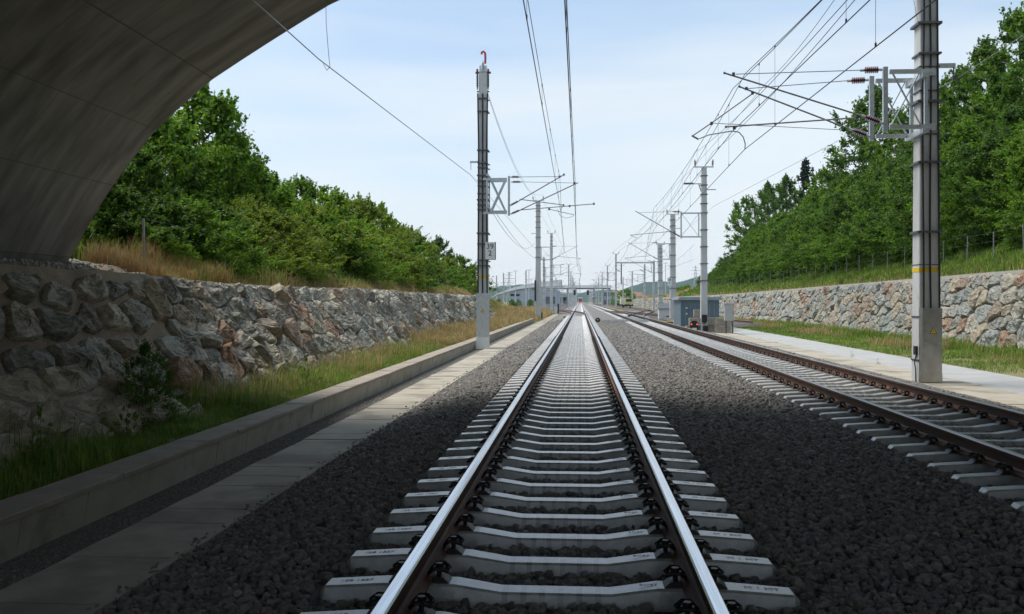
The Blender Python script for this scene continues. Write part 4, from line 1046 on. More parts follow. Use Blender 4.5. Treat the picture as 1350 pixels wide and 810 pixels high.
# feeders on mast heads
tz = 10.3
for s,lab in ((-.5,'left feeder wire descending to the mast head before the hut'),(.5,'right feeder wire descending to the mast head before the hut')):
    x58 = W(928,400,57.5).x+s
    line(lab,[W(1117 if s<0 else 1127,0,19.5+1.0*s),(x58,57.5,W(0,211,57.5).z),(W(887,400,88).x+s,88,W(0,276,88).z),(7.0+s,178,W(0,332,178).z),(7.2+s,410,W(0,332,178).z)],.25,.009)
line('thin third wire between the right feeders and the mast head wires',[W(1100,0,18.5),W(1010,110,27),(5.6,57.5,8.2),(5.8,120,8)],.1,.006)
for s,lab in ((-.2,'slack feeder wire falling from the head of the left mast'),(.2,'second slack feeder wire from the head of the left mast')):
    line(lab,[W(643,124+8*s,LY),W(690,240+10*s,68),(W(709.5,400,97).x+s*2,97,W(0,262,97).z),(W(727,400,139).x+s*2,139,W(0,304,139).z),(-2.7+s*2,226,W(0,348,226).z)],.35,.008)
line('sagging wire between the left mast bracket and the grass-edge mast',[W(643,270,LY),W(705,320,97)],1.1,.010)
line('hanging wire from the left bracket toward the second grass-edge mast',[W(655,283,LY),W(727,330,139)],1.6,.009)

# ------------------------------------------------------------------ vegetation
def leaf_cloud(C, Rc, per, size, up=.35, flat=.7, jit=1.0):
    """leaf quads around clump centres C with radii Rc"""
    n = len(C)*per; c = np.repeat(C, per, 0); rr = np.repeat(Rc, per)
    d = rng.normal(size=(n,3)); d /= np.linalg.norm(d,axis=1)[:,None]
    rad = rr*np.abs(rng.normal(0,.62,n))
    p = c + d*rad[:,None]*np.array([1,1,flat])
    nrm = d*.7 + rng.normal(size=(n,3))*.55; nrm[:,2] += up; nrm /= np.linalg.norm(nrm,axis=1)[:,None]
    t = np.cross(nrm, rng.normal(size=(n,3))); t /= np.linalg.norm(t,axis=1)[:,None]+1e-9; b = np.cross(nrm,t)
    s = size*rng.uniform(.6,1.35,n)
    a = t*s[:,None]; b = b*(s*.55)[:,None]; q = nrm*(s*.12)[:,None]
    V = np.stack([p-a, p-b+q, p+a, p+b+q], 1)
    return V.reshape(-1,3), np.arange(n*4).reshape(-1,4)
def crown_points(n, shape, H, Rm, base, seed):
    r = np.random.default_rng(seed); C = []; Rc = []
    lob = r.uniform(0,6.28,6); la = r.uniform(.05,.22,6)
    while len(C) < n:
        h = r.random(); a = r.uniform(0,2*math.pi)
        if shape == 'round': pr = math.sin(math.pi*min(1,(h*.92+.10)))**.55
        elif shape == 'cone': pr = (1-h)**.75*.95+.06
        elif shape == 'column': pr = min(1,h*5+.45)*(1-h**3.0)**.8
        elif shape == 'bush': pr = (1-h**2.2)**.6
        else: pr = .6+.4*math.sin(h*9)
        pr *= 1+sum(la[k]*math.sin((k+1)*a+lob[k]+h*4) for k in range(6))
        q = r.random()**.42
        rad = Rm*pr*q
        C.append((rad*math.cos(a), rad*math.sin(a), base+(H-base)*h)); Rc.append(r.uniform(.12,.24)*Rm*(1.0 if shape != 'cone' else .7)*(1.15-.5*h))
    return np.array(C), np.array(Rc)
def make_tree(name, label, cat, shape, H, Rm, base, ncl, per, leaf, material, seed, trunk=.12, flat=.7, limbs=26, up=.35, shoots=1.6):
    r = empty(name, (0,0,-200), label, cat)
    C, Rc = crown_points(ncl, shape, H, Rm, base, seed)
    mb = MB(); rr = random.Random(seed)
    pts = [(0,0,-.3)]+[(rr.uniform(-.03,.03)*H*t, rr.uniform(-.03,.03)*H*t, H*.93*t) for t in (.2,.4,.6,.8,1)]
    mb.tube(pts, [trunk*1.25,trunk,trunk*.8,trunk*.58,trunk*.35,trunk*.1], 7)
    for k in rr.sample(range(len(C)), min(limbs,len(C))):
        e = Vector(C[k]); hz = max(.25, e.z-rr.uniform(.5,1.0)*math.hypot(e.x,e.y)*.8); b = Vector((0,0,hz)); m_ = b.lerp(e,.5)+Vector((0,0,.12*(e-b).length))
        mb.tube([b,m_,e],[trunk*.38,trunk*.2,trunk*.05],5)
    mb.build('trunk','bark',r)
    V, Fc = leaf_cloud(C, Rc, per, leaf, up, flat)
    # leafy shoots that leave the crown outwards and upwards break the outline
    k = rng.integers(0, len(C), int(len(C)*shoots)); d = C[k]-np.array([0,0,base+(H-base)*.35]); d /= np.linalg.norm(d,axis=1)[:,None]+1e-6
    d = d*.9 + rng.normal(size=d.shape)*.35 + np.array([0,0,.55]); d /= np.linalg.norm(d,axis=1)[:,None]
    st = C[k]+d*(Rc[k]*.4)[:,None]; ln = Rc[k]*rng.uniform(.8,1.9,len(k)); m_ = 26
    tt = np.tile(np.linspace(0,1,m_),len(k)); kk = np.repeat(np.arange(len(k)),m_)
    P = st[kk]+d[kk]*(ln[kk]*tt)[:,None]+rng.normal(size=(len(kk),3))*(Rc[k][kk]*.20*(1.1-tt))[:,None]
    V2, F2 = leaf_cloud(P, np.full(len(P),leaf*.6), 1, leaf*.85, up, 1.0)
    np_mesh('crown', np.concatenate([V,V2]), np.concatenate([Fc,F2+len(V)]), material, r)
    r['H'] = H
    return r
used = set()
def place(proto, x, y, ztop=None, label=None, cat=None, group=None, s=1.0, wide=1.0, z=None):
    first = proto.name not in used
    used.add(proto.name); c = proto if first else copy_tree(proto)
    zg = float(gh(x,y)) if z is None else z
    if ztop is not None: s = (ztop-zg)/proto['H']
    c.location = (x,y,zg-.05); c.scale = (s*wide,s*wide,s); c.rotation_euler = (0,0,random.uniform(0,6.28))
    tag(c,label,cat,group); return c
# prototypes
shrubA = make_tree('shrub','','shrub','bush',4.4,2.3,.15,150,150,.075,'leaf_mid',101,.07)
shrubB = make_tree('shrub','','shrub','bush',4.2,2.2,.1,140,150,.07,'leaf_olive',102,.06)
shrubC = make_tree('shrub','','shrub','round',4.6,1.9,.3,130,150,.075,'leaf_light',103,.06)
treeD = make_tree('broadleaf_tree','','tree','column',5.2,2.1,.3,170,170,.08,'leaf_dark',104,.10)
treeE = make_tree('broadleaf_tree','','tree','round',5.0,2.2,.6,150,160,.085,'leaf_mid',105,.10)
LF = 'shrubs and young trees on the left bank'
lst = [ # px, top y, X, proto, label
 (118,215,-10.9,treeD,'dark leafy tree squeezed against the bridge arch'),
 (172,186,-11.2,treeD,'dark dense tree just right of the bridge arch'),
 (213,150,-12.2,treeE,'tall leafy tree crowning the left bank beside the arch'),
 (268,127,-13.5,treeE,'tallest tree of the left bank with upright shoots'),
 (255,225,-11.3,treeD,'dark green tree in front of the tallest left bank tree'),
 (300,180,-13.8,treeD,'dark tree right behind the tallest left bank tree'),
 (335,225,-12.0,shrubA,'mid green bush stepping down from the tallest left tree'),
 (330,262,-10.6,shrubB,'olive bush low before the tall left trees'),
 (375,258,-11.6,shrubC,'olive feathery bush left of the light green bushes'),
 (410,272,-11.0,shrubB,'olive bush above the curved stalk on the left bank'),
 (398,240,-16.0,shrubA,'bush whose top peeps over the olive bushes'),
 (440,256,-12.4,shrubC,'light green bush at the middle of the left bank'),
 (472,262,-12.2,shrubB,'yellowish bush right of the light green middle bush'),
 (468,290,-10.5,shrubC,'bright low bush in the middle of the left bank'),
 (500,275,-11.6,shrubC,'light green bush where the left bank starts to drop'),
 (520,298,-12.0,shrubB,'olive bush after the drop of the left bank'),
 (540,304,-11.4,treeD,'dark round tree reaching down to the wall on the left bank'),
 (556,318,-12.4,shrubC,'green bush right of the dark round tree'),
 (579,316,-13.5,treeD,'dark tree rising alone near the end of the left bank'),
 (590,340,-11.6,shrubB,'olive bush near the end of the left bank'),
 (606,339,-12.0,shrubA,'bush second from the end of the left bank'),
 (622,351,-11.6,shrubC,'last bush of the left bank before the mast'),
]
for px, py, X, pr, lab in lst:
    Yv = YX(px, X); zt = W(px,py,Yv).z
    place(pr, X, Yv, ztop=zt, label=lab, cat='tree' if pr in (treeD,treeE) else 'shrub', group=LF, wide=1.0 if px < 350 else 1.15)
for k, (px, py, X, pr) in enumerate([(215,262,-9.9,treeD),(250,265,-9.6,shrubA),(285,270,-9.8,treeD),(320,285,-9.5,shrubB),(352,275,-9.5,shrubB),(383,285,-9.4,shrubB),(408,292,-10.2,shrubC),(432,285,-10.2,shrubA),(455,300,-9.4,shrubB),(487,300,-9.6,shrubC),(508,312,-9.5,shrubB),(534,320,-9.2,shrubA),(545,335,-9.0,treeD),(556,345,-9.5,treeD),(572,345,-9.8,shrubB),(597,356,-9.9,shrubA),(612,362,-9.9,shrubB),(170,250,-10.2,treeD),(195,300,-9.5,shrubA),(128,265,-10.6,treeD),(108,290,-10.6,shrubA),(230,315,-9.1,shrubC),(300,322,-9.0,shrubC),(268,318,-9.2,shrubA),(338,330,-9.0,shrubB),(365,325,-9.1,shrubA)]):
    Yv = YX(px, X); place(pr, X, Yv, ztop=W(px,py,Yv).z, label='low leafy bush of the front row on the left bank', cat='shrub', group='front row bushes of the left bank', wide=1.45)
# backdrop row further up the left bank: tops stay below the front ones
for k in range(14):
    Yv = 22+k*6.2; X = -16.5-random.uniform(0,2.5)
    px = 765+X/Yv*F; py = np.interp(px,[-400,250,350,450,560,630],[155,178,252,300,345,368])
    place(random.choice([shrubA,treeE,shrubC]), X, Yv, ztop=min(W(px,py,Yv).z, 9), label='leafy tree half hidden behind the front bushes of the left bank', cat='tree', group='half hidden trees of the left bank', wide=1.2)
# right forest
fA = [make_tree('forest_tree','','tree','column',8.0,2.1,.2,210,200,.080,'leaf_mid',201,.10),
      make_tree('forest_tree','','tree','column',8.4,2.3,.3,210,200,.080,'leaf_mid',202,.10),
      make_tree('forest_tree','','tree','round',8.6,2.9,.8,220,200,.082,'leaf_dark',203,.13)]
fB = [make_tree('tall_forest_tree','','tree','round',13.0,3.6,2.5,190,130,.13,'leaf_dark',205,.2),
      make_tree('tall_forest_tree','','tree','round',12.0,3.2,2.2,120,120,.13,'leaf_mid',206,.18)]
fir = make_tree('fir_tree','','tree','cone',13,2.8,.8,240,90,.11,'leaf_fir',207,.17,flat=.35)
bare = make_tree('sparse_tree','','tree','round',11,2.2,5.0,26,26,.09,'leaf_light',208,.10,limbs=26)
def topA(y): return float(np.interp(y,[30,45,62,81,116,155,170],[10.3,11.4,12.4,12.2,11.0,7.9,7.0]))
y = 31.0; k = 0
while y < 166:
    p = fA[(k*7+1) % 3]; sp = 2.7 if y < 80 else 3.6
    place(p, 20.9+random.uniform(-.6,.6), y, ztop=topA(y)-random.uniform(1.0,2.8), label='dense young broadleaf tree in the front edge of the right forest', cat='tree', group='front trees of the right forest', wide=1.3)
    y += sp*random.uniform(.85,1.15); k += 1
y = 34.0
while y < 168:
    place(fA[(k*5) % 3], 24.6+random.uniform(-.8,.8), y, ztop=topA(y)+random.uniform(-.5,.9), label='green broadleaf tree in the second row of the right forest', cat='tree', group='second row of the right forest', wide=1.15)
    y += 3.7*random.uniform(.85,1.15); k += 1
for px, py, X, pr, lab in [
  (1400,-40,30,fB[0],'tall forest tree above the fence beyond the right frame'),
  (1345,18,31,fB[1],'tall tree reaching highest at the right border of the forest'),
  (1300,62,30,fB[0],'tall dark tree right of the nearest mast'),
  (1270,95,29,fB[1],'tall tree directly right of the nearest mast'),
  (1320,110,27,fB[1],'leafy tree below the highest right tree'),
  (1240,120,29,fB[0],'tall tree mostly behind the nearest mast'),
  (1185,150,28,fB[1],'tall tree behind the bracket of the nearest mast'),
  (1153,122,28,fB[0],'tall tree with loose crown left of the nearest mast bracket'),
  (1112,186,29,bare,'thin nearly bare tree sticking out above the forest'),
  (1085,224,28.5,fB[1],'leafy tree behind the forest right of the fir'),
  (1062,212,28.5,fir,'dark fir tree topping the far part of the forest'),
  (1036,236,28.5,fB[0],'dark tree left of the fir tree'),
  (1012,245,28.5,fB[0],'dark broad tree above the far end of the forest'),
  (984,262,28.5,fB[1],'light edge tree overhanging the far end of the forest')]:
    Yv = YX(px,X); place(pr,X,Yv,ztop=W(px,py,Yv).z,label=lab,cat='tree')
for k in range(26):
    Yv = 36+k*5.3; place(fA[2] if k%3 else fB[0], 30+random.uniform(-1.2,3.5), Yv, s=.85 if k%3 else .6, label='broadleaf tree deep inside the right forest', cat='tree', group='inner trees of the right forest')
# bushes in the distance
for k in range(34):
    Yv = random.uniform(190,420); X = random.uniform(19,30)+(Yv-190)*.18
    place(random.choice([shrubA,shrubC]), X, Yv, s=random.uniform(.45,.75) , label='green bush in the fields behind the far stone wall', cat='shrub', group='bushes behind the far right stone wall', wide=1.6, z=1.6)
place(shrubC, W(826,400,330).x, 330, ztop=W(0,383,330).z, label='round light green bush beside the yellow rail vehicle', cat='shrub', wide=2.0, z=-.6)
for px, X in ((675,None),(683,None),(699,None),(658,None)):
    Yv = 235; place(shrubA if px != 683 else shrubC, W(px,400,Yv).x, Yv, ztop=W(0,395,Yv).z, label={675:'dark bush before the station building windows',683:'lighter bush right of the dark one at the station',699:'small bush at the right corner of the station wall',658:'low bush under the falling end of the white roof'}[px], cat='shrub', z=-.6)
# small bush at the foot of the left wall, weeds
bush = make_tree('wall_bush','','shrub','bush',1.1,.46,.0,170,90,.011,'leaf_dark',301,.010,flat=.8,limbs=40,shoots=3)
p = W(165,560,12.6); place(bush, -5.72, 12.3, s=1.0, label='dark feathery bush growing at the foot of the left wall', cat='shrub', z=-.30)
weed = make_tree('weed','','weed','column',.8,.20,.05,30,14,.011,'leaf_mid',302,.005,limbs=20,shoots=3)
for x, y, s, lab in ((-5.3,10.9,1.0,'thorny weed sticking up in the shaded grass at the near left'),(-5.5,9.4,.8,'tall weed at the left border of the shaded grass'),(-5.05,17.5,.9,'leafy weed in the grass before the rusty wall stones'),(-8.05,31.5,1.5,'tall pale thistle on the crest of the left wall')):
    place(weed,x,y,s=s,label=lab,cat='weed')
for x,y,lab in ((8.6,24.5,'tiny green weed in the edging beside the nearest mast'),(9.1,33,'tiny weed tuft on the service path edge'),(8.75,29,'little weed in the crack of the pale edging')):
    place(weed,x,y,s=.3,label=lab,cat='weed',z=-.52)

def blades(n, sampler, hmin, hmax, wid, lean=.35):
    x, y, z = sampler(n); n = len(x); h = rng.uniform(hmin,hmax,n)*np.clip(.72+.75*snoise(x*1.9,y*1.9,3)+.25*snoise(x*6,y*6,1),.25,1.35); a = rng.uniform(0,2*math.pi,n); ln = np.abs(rng.normal(0,lean,n))
    dx, dy = np.cos(a), np.sin(a); wx, wy = -dy*wid, dx*wid
    w = rng.uniform(.7,1.4,n)*(1+np.maximum(0,y-20)/25)
    B = np.stack([x,y,z],1); Wv = np.stack([wx*w,wy*w,np.zeros(n)],1)
    Mi = B+np.stack([dx*ln*h*.35,dy*ln*h*.35,h*.6],1); T = B+np.stack([dx*ln*h,dy*ln*h,h*(1-.25*ln)],1)
    V = np.stack([B-Wv,B+Wv,Mi+Wv*.7,Mi-Wv*.7,T],1).reshape(-1,3); k = np.arange(n)*5
    Fc = np.concatenate([np.stack([k,k+1,k+2],1),np.stack([k,k+2,k+3],1),np.stack([k+3,k+2,k+4],1)])
    return V, Fc
def grass(name, label, specs, material):
    VV=[];FF=[];o_=0
    for sp in specs:
        v,f = blades(*sp); VV.append(v); FF.append(f+o_); o_ += len(v)
    return tag(np_mesh(name,np.concatenate(VV),np.concatenate(FF),material), label, 'grass', kind='stuff')
def samp(x0,x1,y0,y1,patch=0,thr=-2,bias=1.0,clump=None,zf=gh):
    def f(n):
        x = rng.uniform(x0,x1,n); y = y0+(y1-y0)*rng.random(n)**bias
        if patch:
            k = snoise(x*patch,y*patch,x0) > thr+rng.normal(0,.15,n); x,y = x[k],y[k]
        return x,y,zf(x,y)-.02
    return f
grass('green_grass','green verge grass growing between the left stone wall and the kerb',[
  (70000,samp(-6.3,-4.62,6,24),.06,.30,.0045,.6),(26000,samp(-6.2,-4.62,24,75,1.2,-.3),.10,.30,.006,.4),(13000,samp(-6.1,-4.62,8,36,.9,-.2),.25,.6,.004,.45),
  (5000,samp(-5.0,-4.62,75,92),.15,.3,.01,.4)],'grass_green')
grass('dry_grass','tall golden grass along the left wall and the berm beyond its end',[
  (16000,samp(-6.2,-4.7,14,40,.8,-.1),.25,.7,.0035,.35),(30000,samp(-6.3,-4.65,34,74),.35,.75,.0045,.3),
  (34000,samp(-14,-4.35,70,128),.45,.95,.006,.3),(12000,samp(-8.8,-4.0,90,150),.4,.9,.008,.3),
  (26000,samp(-10.8,-7.85,24,75,.6,-.35),.25,.75,.005,.35),(14000,samp(-8.8,-7.75,30,72),.2,.5,.005,.4)],'grass_dry')
grass('bank_grass','green and olive grass tufts between the bushes of the left bank',[
  (34000,samp(-12.5,-8.0,18,60,.9,-.25),.25,.85,.005,.45),(9000,samp(-11,-8.2,60,110),.4,.9,.008,.3)],'grass_green')
grass('rusty_grass','rusty brown dry grass tuft beside the foot of the arch',[
  (9000,samp(-9.6,-8.0,17.8,21.5,1.5,-.3),.25,.8,.004,.5),(6000,samp(-8.7,-7.75,21,34,1.2,-.1),.12,.42,.004,.6)],'grass_rust')
grass('right_verge_grass','bright green verge grass between the service path and the right wall',[
  (60000,samp(11.0,15.7,26,80),.06,.22,.006,.5),(26000,samp(11.6,15.6,80,170),.1,.3,.012,.4),(16000,samp(13.9,15.75,28,80,.8,-.2),.3,.6,.006,.4)],'grass_green')
grass('right_verge_dry_grass','straw coloured taller grass at the foot of the right wall',[
  (26000,samp(12.4,15.7,26,95,.55,-.05),.2,.55,.005,.4),(14000,samp(17.0,18.6,28,150),.25,.6,.008,.4)],'grass_dry')
grass('right_bank_grass','lush green grass on the bank above the right wall',[
  (62000,samp(17.2,21.5,28,80),.3,.8,.008,.4),(30000,samp(17.2,21.5,80,170),.3,.8,.016,.4)],'grass_green')
grass('field_grass','golden field grass behind the far right stone wall',[
  (16000,samp(17.2,30,168,300),.4,.9,.02,.3)],'grass_dry')

# fences
def fence(label, x, y0, y1, step, h, skip=(), wr=.0022):
    r = empty('wire_fence',(x,y0,float(gh(x,y0))),label,'fence'); o = r.location.copy(); tops=[]
    y = y0
    while y <= y1:
        z = float(gh(x,y)); dx = random.uniform(-.04,.04)
        if not (skip and skip[0] < y < skip[1]): MB().bar((x,y,z-.2),(x+dx,y,z+h),.04).build('post','tube_grey',r,org=o); tops.append(Vector((x+dx,y,z+h)))
        y += step
    mb = MB()
    for f in (.12,.4,.7,.98):
        mb.tube([t-Vector((0,0,h*(1-f))) for t in tops],wr,4)
    mb.build('fence_wires','wire_steel',r,org=o)
    return r
fence('thin wire fence with steel posts along the left bank',-9.0,19.3,98,3.15,1.15,(20,30))
fence('thin wire fence with leaning steel posts along the right forest edge',18.7,30,160,3.0,1.45)
MB_ = MB(); pts = [W(403,352,30.5),W(411,349,30.5),W(420,350,30.5),W(430,354,30.5),W(440,362,30.5),W(445,373,30.5)]
o = MB_.tube(pts,.014,6).build('dry_stalk','bark',org=pts[0]); o.location = pts[0]; tag(o,'curved dry stalk arching over the crest of the left wall','dry stalk')

# ------------------------------------------------------------------ yard objects
# blue hut
HX0,HX1,HY0,HY1,HZ = 6.35,8.75,61.5,66.0,1.42
r = empty('equipment_hut',((HX0+HX1)/2,HY0,-.6),'low blue-grey equipment hut behind the slim mast','hut')
o = r.location
MB().box(((HX0+HX1)/2,(HY0+HY1)/2,(HZ-.6)/2),(HX1-HX0,HY1-HY0,HZ+.6)).build('walls','hut_blue',r,org=o)
mb = MB(); mb.box(((HX0+HX1)/2,(HY0+HY1)/2,HZ+.08),(HX1-HX0+.3,HY1-HY0+.3,.14)); mb.box(((HX0+HX1)/2,(HY0+HY1)/2,HZ+.17),(HX1-HX0+.1,HY1-HY0+.1,.05)); mb.build('roof','hut_roof',r,org=o)
for z in (.55,.92): MB().tube([(6.72,HY0-.005,z),(6.72,HY0-.04,z)],.055,10).build('vent_cap','sign_white',r,org=o)
mb = MB()
for xx in np.arange(HX0+.3,HX1,.3): mb.box((xx,HY0-.004,.3),(.015,.01,1.7))
mb.build('wall_seams','hut_roof',r,org=o)
# stacked concrete blocks
k = 0; B = [(6.75,57.9,0,.95),(7.75,58.6,0,.9),(8.35,57.2,0,.9),(6.85,57.7,1,.8),(7.9,58.5,1,.95),(8.4,57.3,1,.85),(7.25,58.8,2,.8)]
labs = ['weathered concrete block at the lower left of the stack before the hut','weathered concrete block low behind the slim mast','pale concrete block low at the right of the stack before the hut','concrete block upper left of the stack before the hut','concrete block upper middle behind the slim mast','concrete block upper right beside the grey cabinet','topmost concrete block of the stack before the hut']
for (x,y,l,wd_),lab in zip(B,labs):
    z = -.58+l*.48
    mb = MB(); mb.box((0,0,.23),(wd_,.55,.44)); 
    for q in (-.3,0,.3): mb.box((q*wd_,-.285,.23),(.03,.02,.40))
    o = mb.build('concrete_block','old_blocks'); o.location = (x,y,z); o.rotation_euler.z = random.uniform(-.06,.06); tag(o,lab,'concrete block','concrete blocks stacked before the hut')
# grey cabinet on posts
r = empty('trackside_cabinet',(8.55,56.1,-.58),'grey trackside cabinet on legs right of the slim mast','cabinet')
MB().box((0,0,1.28),(.52,.38,.95)).build('cabinet_box','grey_cabinet',r); MB().box((0,0,1.78),(.60,.46,.05)).build('cabinet_roof','grey_cabinet',r)
for s in (-.16,.2): MB().box((s,.02,.40),(.09,.07,.82)).build('leg','band_steel',r)
MB().box((.2,-.2,1.25),(.03,.02,.12)).build('handle','band_steel',r)
# dwarf signal with two red lamps
q = W(915,437,52.5); r = empty('dwarf_signal',(q.x+.0,52.5,-.5),'small black ground signal with two red lamps left of the slim mast','signal')
mb = MB(); mb.box((0,0,.42),(.42,.22,.50)); mb.box((0,0,.10),(.14,.14,.2)); mb.add([(-.21,-.11,.67),(.21,-.11,.67),(.10,-.11,.80),(-.10,-.11,.80),(-.21,.11,.67),(.21,.11,.67),(.10,.11,.80),(-.10,.11,.80)],[(0,1,2,3),(7,6,5,4),(0,4,5,1),(1,5,6,2),(2,6,7,3),(3,7,4,0)]); mb.build('signal_housing','cable_black',r)
for s in (-.15,.15): MB().tube([(s,-.11,.60),(s,-.15,.60)],.04,12).build('lamp','lamp_red',r)
MB().box((0,-.115,.36),(.26,.01,.10)).build('number_plate','sign_white',r)
# yellow-topped ground markers
r0 = None
for k,(px,py,Yv,lab) in enumerate([(744.5,414,93,'small yellow ground marker on the ballast left of the middle track'),(853,417,104,'small yellow marker between the crossing tracks'),(880,424,75,'yellow topped ground box left of the hut'),(891,430,63,'low yellow edged plate before the left corner of the hut'),(904,434,56,'low yellow edged plate beside the ground signal')]):
    p = W(px,py,Yv); wdt = .28 if k < 2 else .9
    r = empty('ground_marker',(p.x,Yv,-.32 if k<2 else -.42),lab,'marker')
    MB().box((0,0,.08),(wdt,.3,.16),taper=.9).build('marker_base','cable_black',r); MB().box((0,0,.185),(wdt*.9,.28,.05)).build('marker_top','yellow_paint',r)
# black ball-shaped signal between the tracks
p = W(788,414,72); r = empty('ground_signal',(p.x,72,-.28),'small black round ground signal standing on the ballast between the tracks','signal')
mb = MB(); mb._lathe(Vector((0,-.12,.22)),Vector((0,.12,.22)),[(0,.05),(.1,.16),(.5,.19),(.9,.16),(1,.05)],16,0); mb.box((0,0,.03),(.3,.25,.08)); mb.build('signal_head','cable_black',r)
MB().box((0,-.125,.24),(.10,.01,.05)).build('signal_lens','sign_white',r)
# white switch cabinet group left
for px,Yv,wd_,h,lab in ((733,140,.5,1.0,'small white trackside cabinet beside the grass-edge mast'),(713.5,98,.25,.55,'small dark terminal box at the foot of the pale mast'),(736,133,.2,1.3,'thin dark post standing left of the middle track points')):
    p = W(px,410,Yv); r = empty('trackside_cabinet',(p.x,Yv,-.4),lab,'cabinet'); m = 'white_wall' if px == 733 else 'cable_black'
    MB().box((0,0,h/2),(wd_,.3,h)).build('cabinet_box',m,r); MB().box((0,0,h+.02),(wd_+.06,.36,.04)).build('cabinet_roof','band_steel',r)
# white open shed left of hut with dark roof
p0,p1 = W(868,418,92).x,W(882,418,92).x
r = empty('white_shed',((p0+p1)/2,92,-.6),'small white box shed with dark sloping lid left of the hut','shed'); wd_ = p1-p0
MB().box((0,0,.75),(wd_,1.2,.95)).build('walls','white_wall',r); mb = MB(); mb.add([(-wd_/2-.1,-.75,1.25),(wd_/2+.1,-.75,1.25),(wd_/2,.6,1.75),(-wd_/2,.6,1.75),(-wd_/2-.1,-.75,1.2),(wd_/2+.1,-.75,1.2),(wd_/2,.6,1.2),(-wd_/2,.6,1.2)],[(0,1,2,3),(7,6,5,4),(0,4,5,1),(1,5,6,2),(2,6,7,3),(3,7,4,0)]); mb.build('roof','band_steel',r)
for s in (-1,1): MB().box((s*wd_/2*.9,0,.15),(.12,1.0,.3)).build('leg','galvanised',r)
# site container
Yv = 205; a,b,c_ = W(897,392,Yv),W(906.5,383.5,Yv),W(914,392,Yv); zg = float(gh(a.x+2,Yv))
r = empty('site_container',((a.x+c_.x)/2,Yv,zg),'white site container with a blue end standing above the far wall','container')
h = b.z-zg; MB().box((-.6,0,h/2),(b.x-a.x+.2,2.4,h)).build('container_body','white_wall',r); MB().box(((c_.x-a.x)/2-.55,0,h/2-.02),(c_.x-b.x,2.3,h-.05)).build('blue_end','blue_paint',r)
MB().box((-.9,-1.21,h*.7),(.3,.03,.3)).build('window','window_glass',r)
# yellow rail vehicle
Yv = 215; p = W(827,402,Yv); r = empty('rail_vehicle',(p.x,Yv,-.35),'small yellow and cream maintenance rail vehicle parked in the right yard','rail vehicle')
MB().box((0,3,.75),(2.5,7,.4)).build('chassis','rubber',r)
MB().box((.35,1.2,1.6),(1.7,2.0,1.4),taper=.9).build('cab','train_yellow',r); MB().box((.35,.16,1.85),(1.3,.05,.55)).build('windscreen','window_glass',r)
MB().box((-.35,4.6,1.7),(2.0,4.2,1.5)).build('engine_hood','train_cream',r); MB().tube([(.9,2.6,1.2),(.9,2.6,2.6)],.1,8).build('exhaust','rubber',r)
for s in (-.8,.8):
    for y in (.8,5.2): MB().tube([(s-.06,y,.42),(s+.06,y,.42)],.42,14).build('wheel','rubber',r)
    MB().tube([(s,-.52,.95),(s,-.45,.95)],.12,10).build('headlight','sign_white',r)
# distant red train on the vanishing line
Yv = 640; r = empty('train',(XT1,Yv,0),'tiny red-fronted train far down the middle track','train')
MB().box((0,12,2.0),(2.9,24,3.2),taper=.93).build('car_body','white_wall',r); MB().box((0,-.06,1.3),(2.5,.1,1.6)).build('front_panel','red_paint',r); MB().box((0,-.1,2.6),(2.3,.1,.9)).build('windscreen','window_glass',r)
for s in (-.8,.8): MB().box((s,-.15,.9),(.3,.1,.2)).build('headlight','sign_white',r)

# station building with a falling curved white roof
Yv = 300; xl, xr = W(655,400,Yv).x, W(712,400,Yv).x
r = empty('station_building',((xl+xr)/2,Yv,-.6),'grey-blue station building under a long curved white roof','station building'); o = r.location.copy()
prof = [(W(px,py,Yv).x,W(px,py,Yv).z) for px,py in ((648,393),(655,389.5),(665,386),(680,382.5),(695,380),(712,378.5),(740,378))]
mb = MB()
for (xa,za_),(xb_,zb_) in zip(prof[:-1],prof[1:]):
    ta, tb = .2+.09*(xa-prof[0][0]), .2+.09*(xb_-prof[0][0])
    mb.add([(xa,Yv-1,za_),(xb_,Yv-1,zb_),(xb_,Yv-1,zb_+tb),(xa,Yv-1,za_+ta),(xa,Yv+14,za_),(xb_,Yv+14,zb_),(xb_,Yv+14,zb_+tb),(xa,Yv+14,za_+ta)],[(0,1,2,3),(7,6,5,4),(3,2,6,7),(1,0,4,5)])
mb.build('curved_roof','white_roof',r,org=o)
xw0 = W(672,400,Yv).x; xw1 = W(738,400,Yv).x; zt_ = W(0,384,Yv).z
MB().box(((xw0+xw1)/2,Yv+6,(zt_-.6)/2),(xw1-xw0,12,zt_+.6)).build('walls','station_wall',r,org=o)
for px in (675.5,682.5): 
    f = MB().box((W(px,400,Yv).x,Yv-.03,W(0,389.5,Yv).z),(1.25,.06,.75)).build('window','window_glass',r,org=o)
for px in (722,730): MB().box((W(px,400,Yv).x,Yv-.03,W(0,396,Yv).z),(1.4,.06,2.2)).build('doorway','station_dark',r,org=o)
# footbridge / concourse across the tracks
Yv = 420; z = W(0,380.5,Yv).z; xa,xb_ = W(700,400,Yv).x, W(806,400,Yv).x
r = empty('concourse_bridge',((xa+xb_)/2,Yv,-.6),'long white horizontal concourse bridge crossing all tracks in the distance','footbridge'); o = r.location.copy()
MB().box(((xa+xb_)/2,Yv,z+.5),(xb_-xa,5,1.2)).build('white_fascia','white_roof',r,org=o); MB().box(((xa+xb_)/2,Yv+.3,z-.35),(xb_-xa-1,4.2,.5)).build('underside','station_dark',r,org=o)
for px in (702,716,733,748,783,795,804): MB().box((W(px,400,Yv).x,Yv,(z-1.3)/2),(.6,.6,z+.7-.02)).build('column','station_wall',r,org=o)
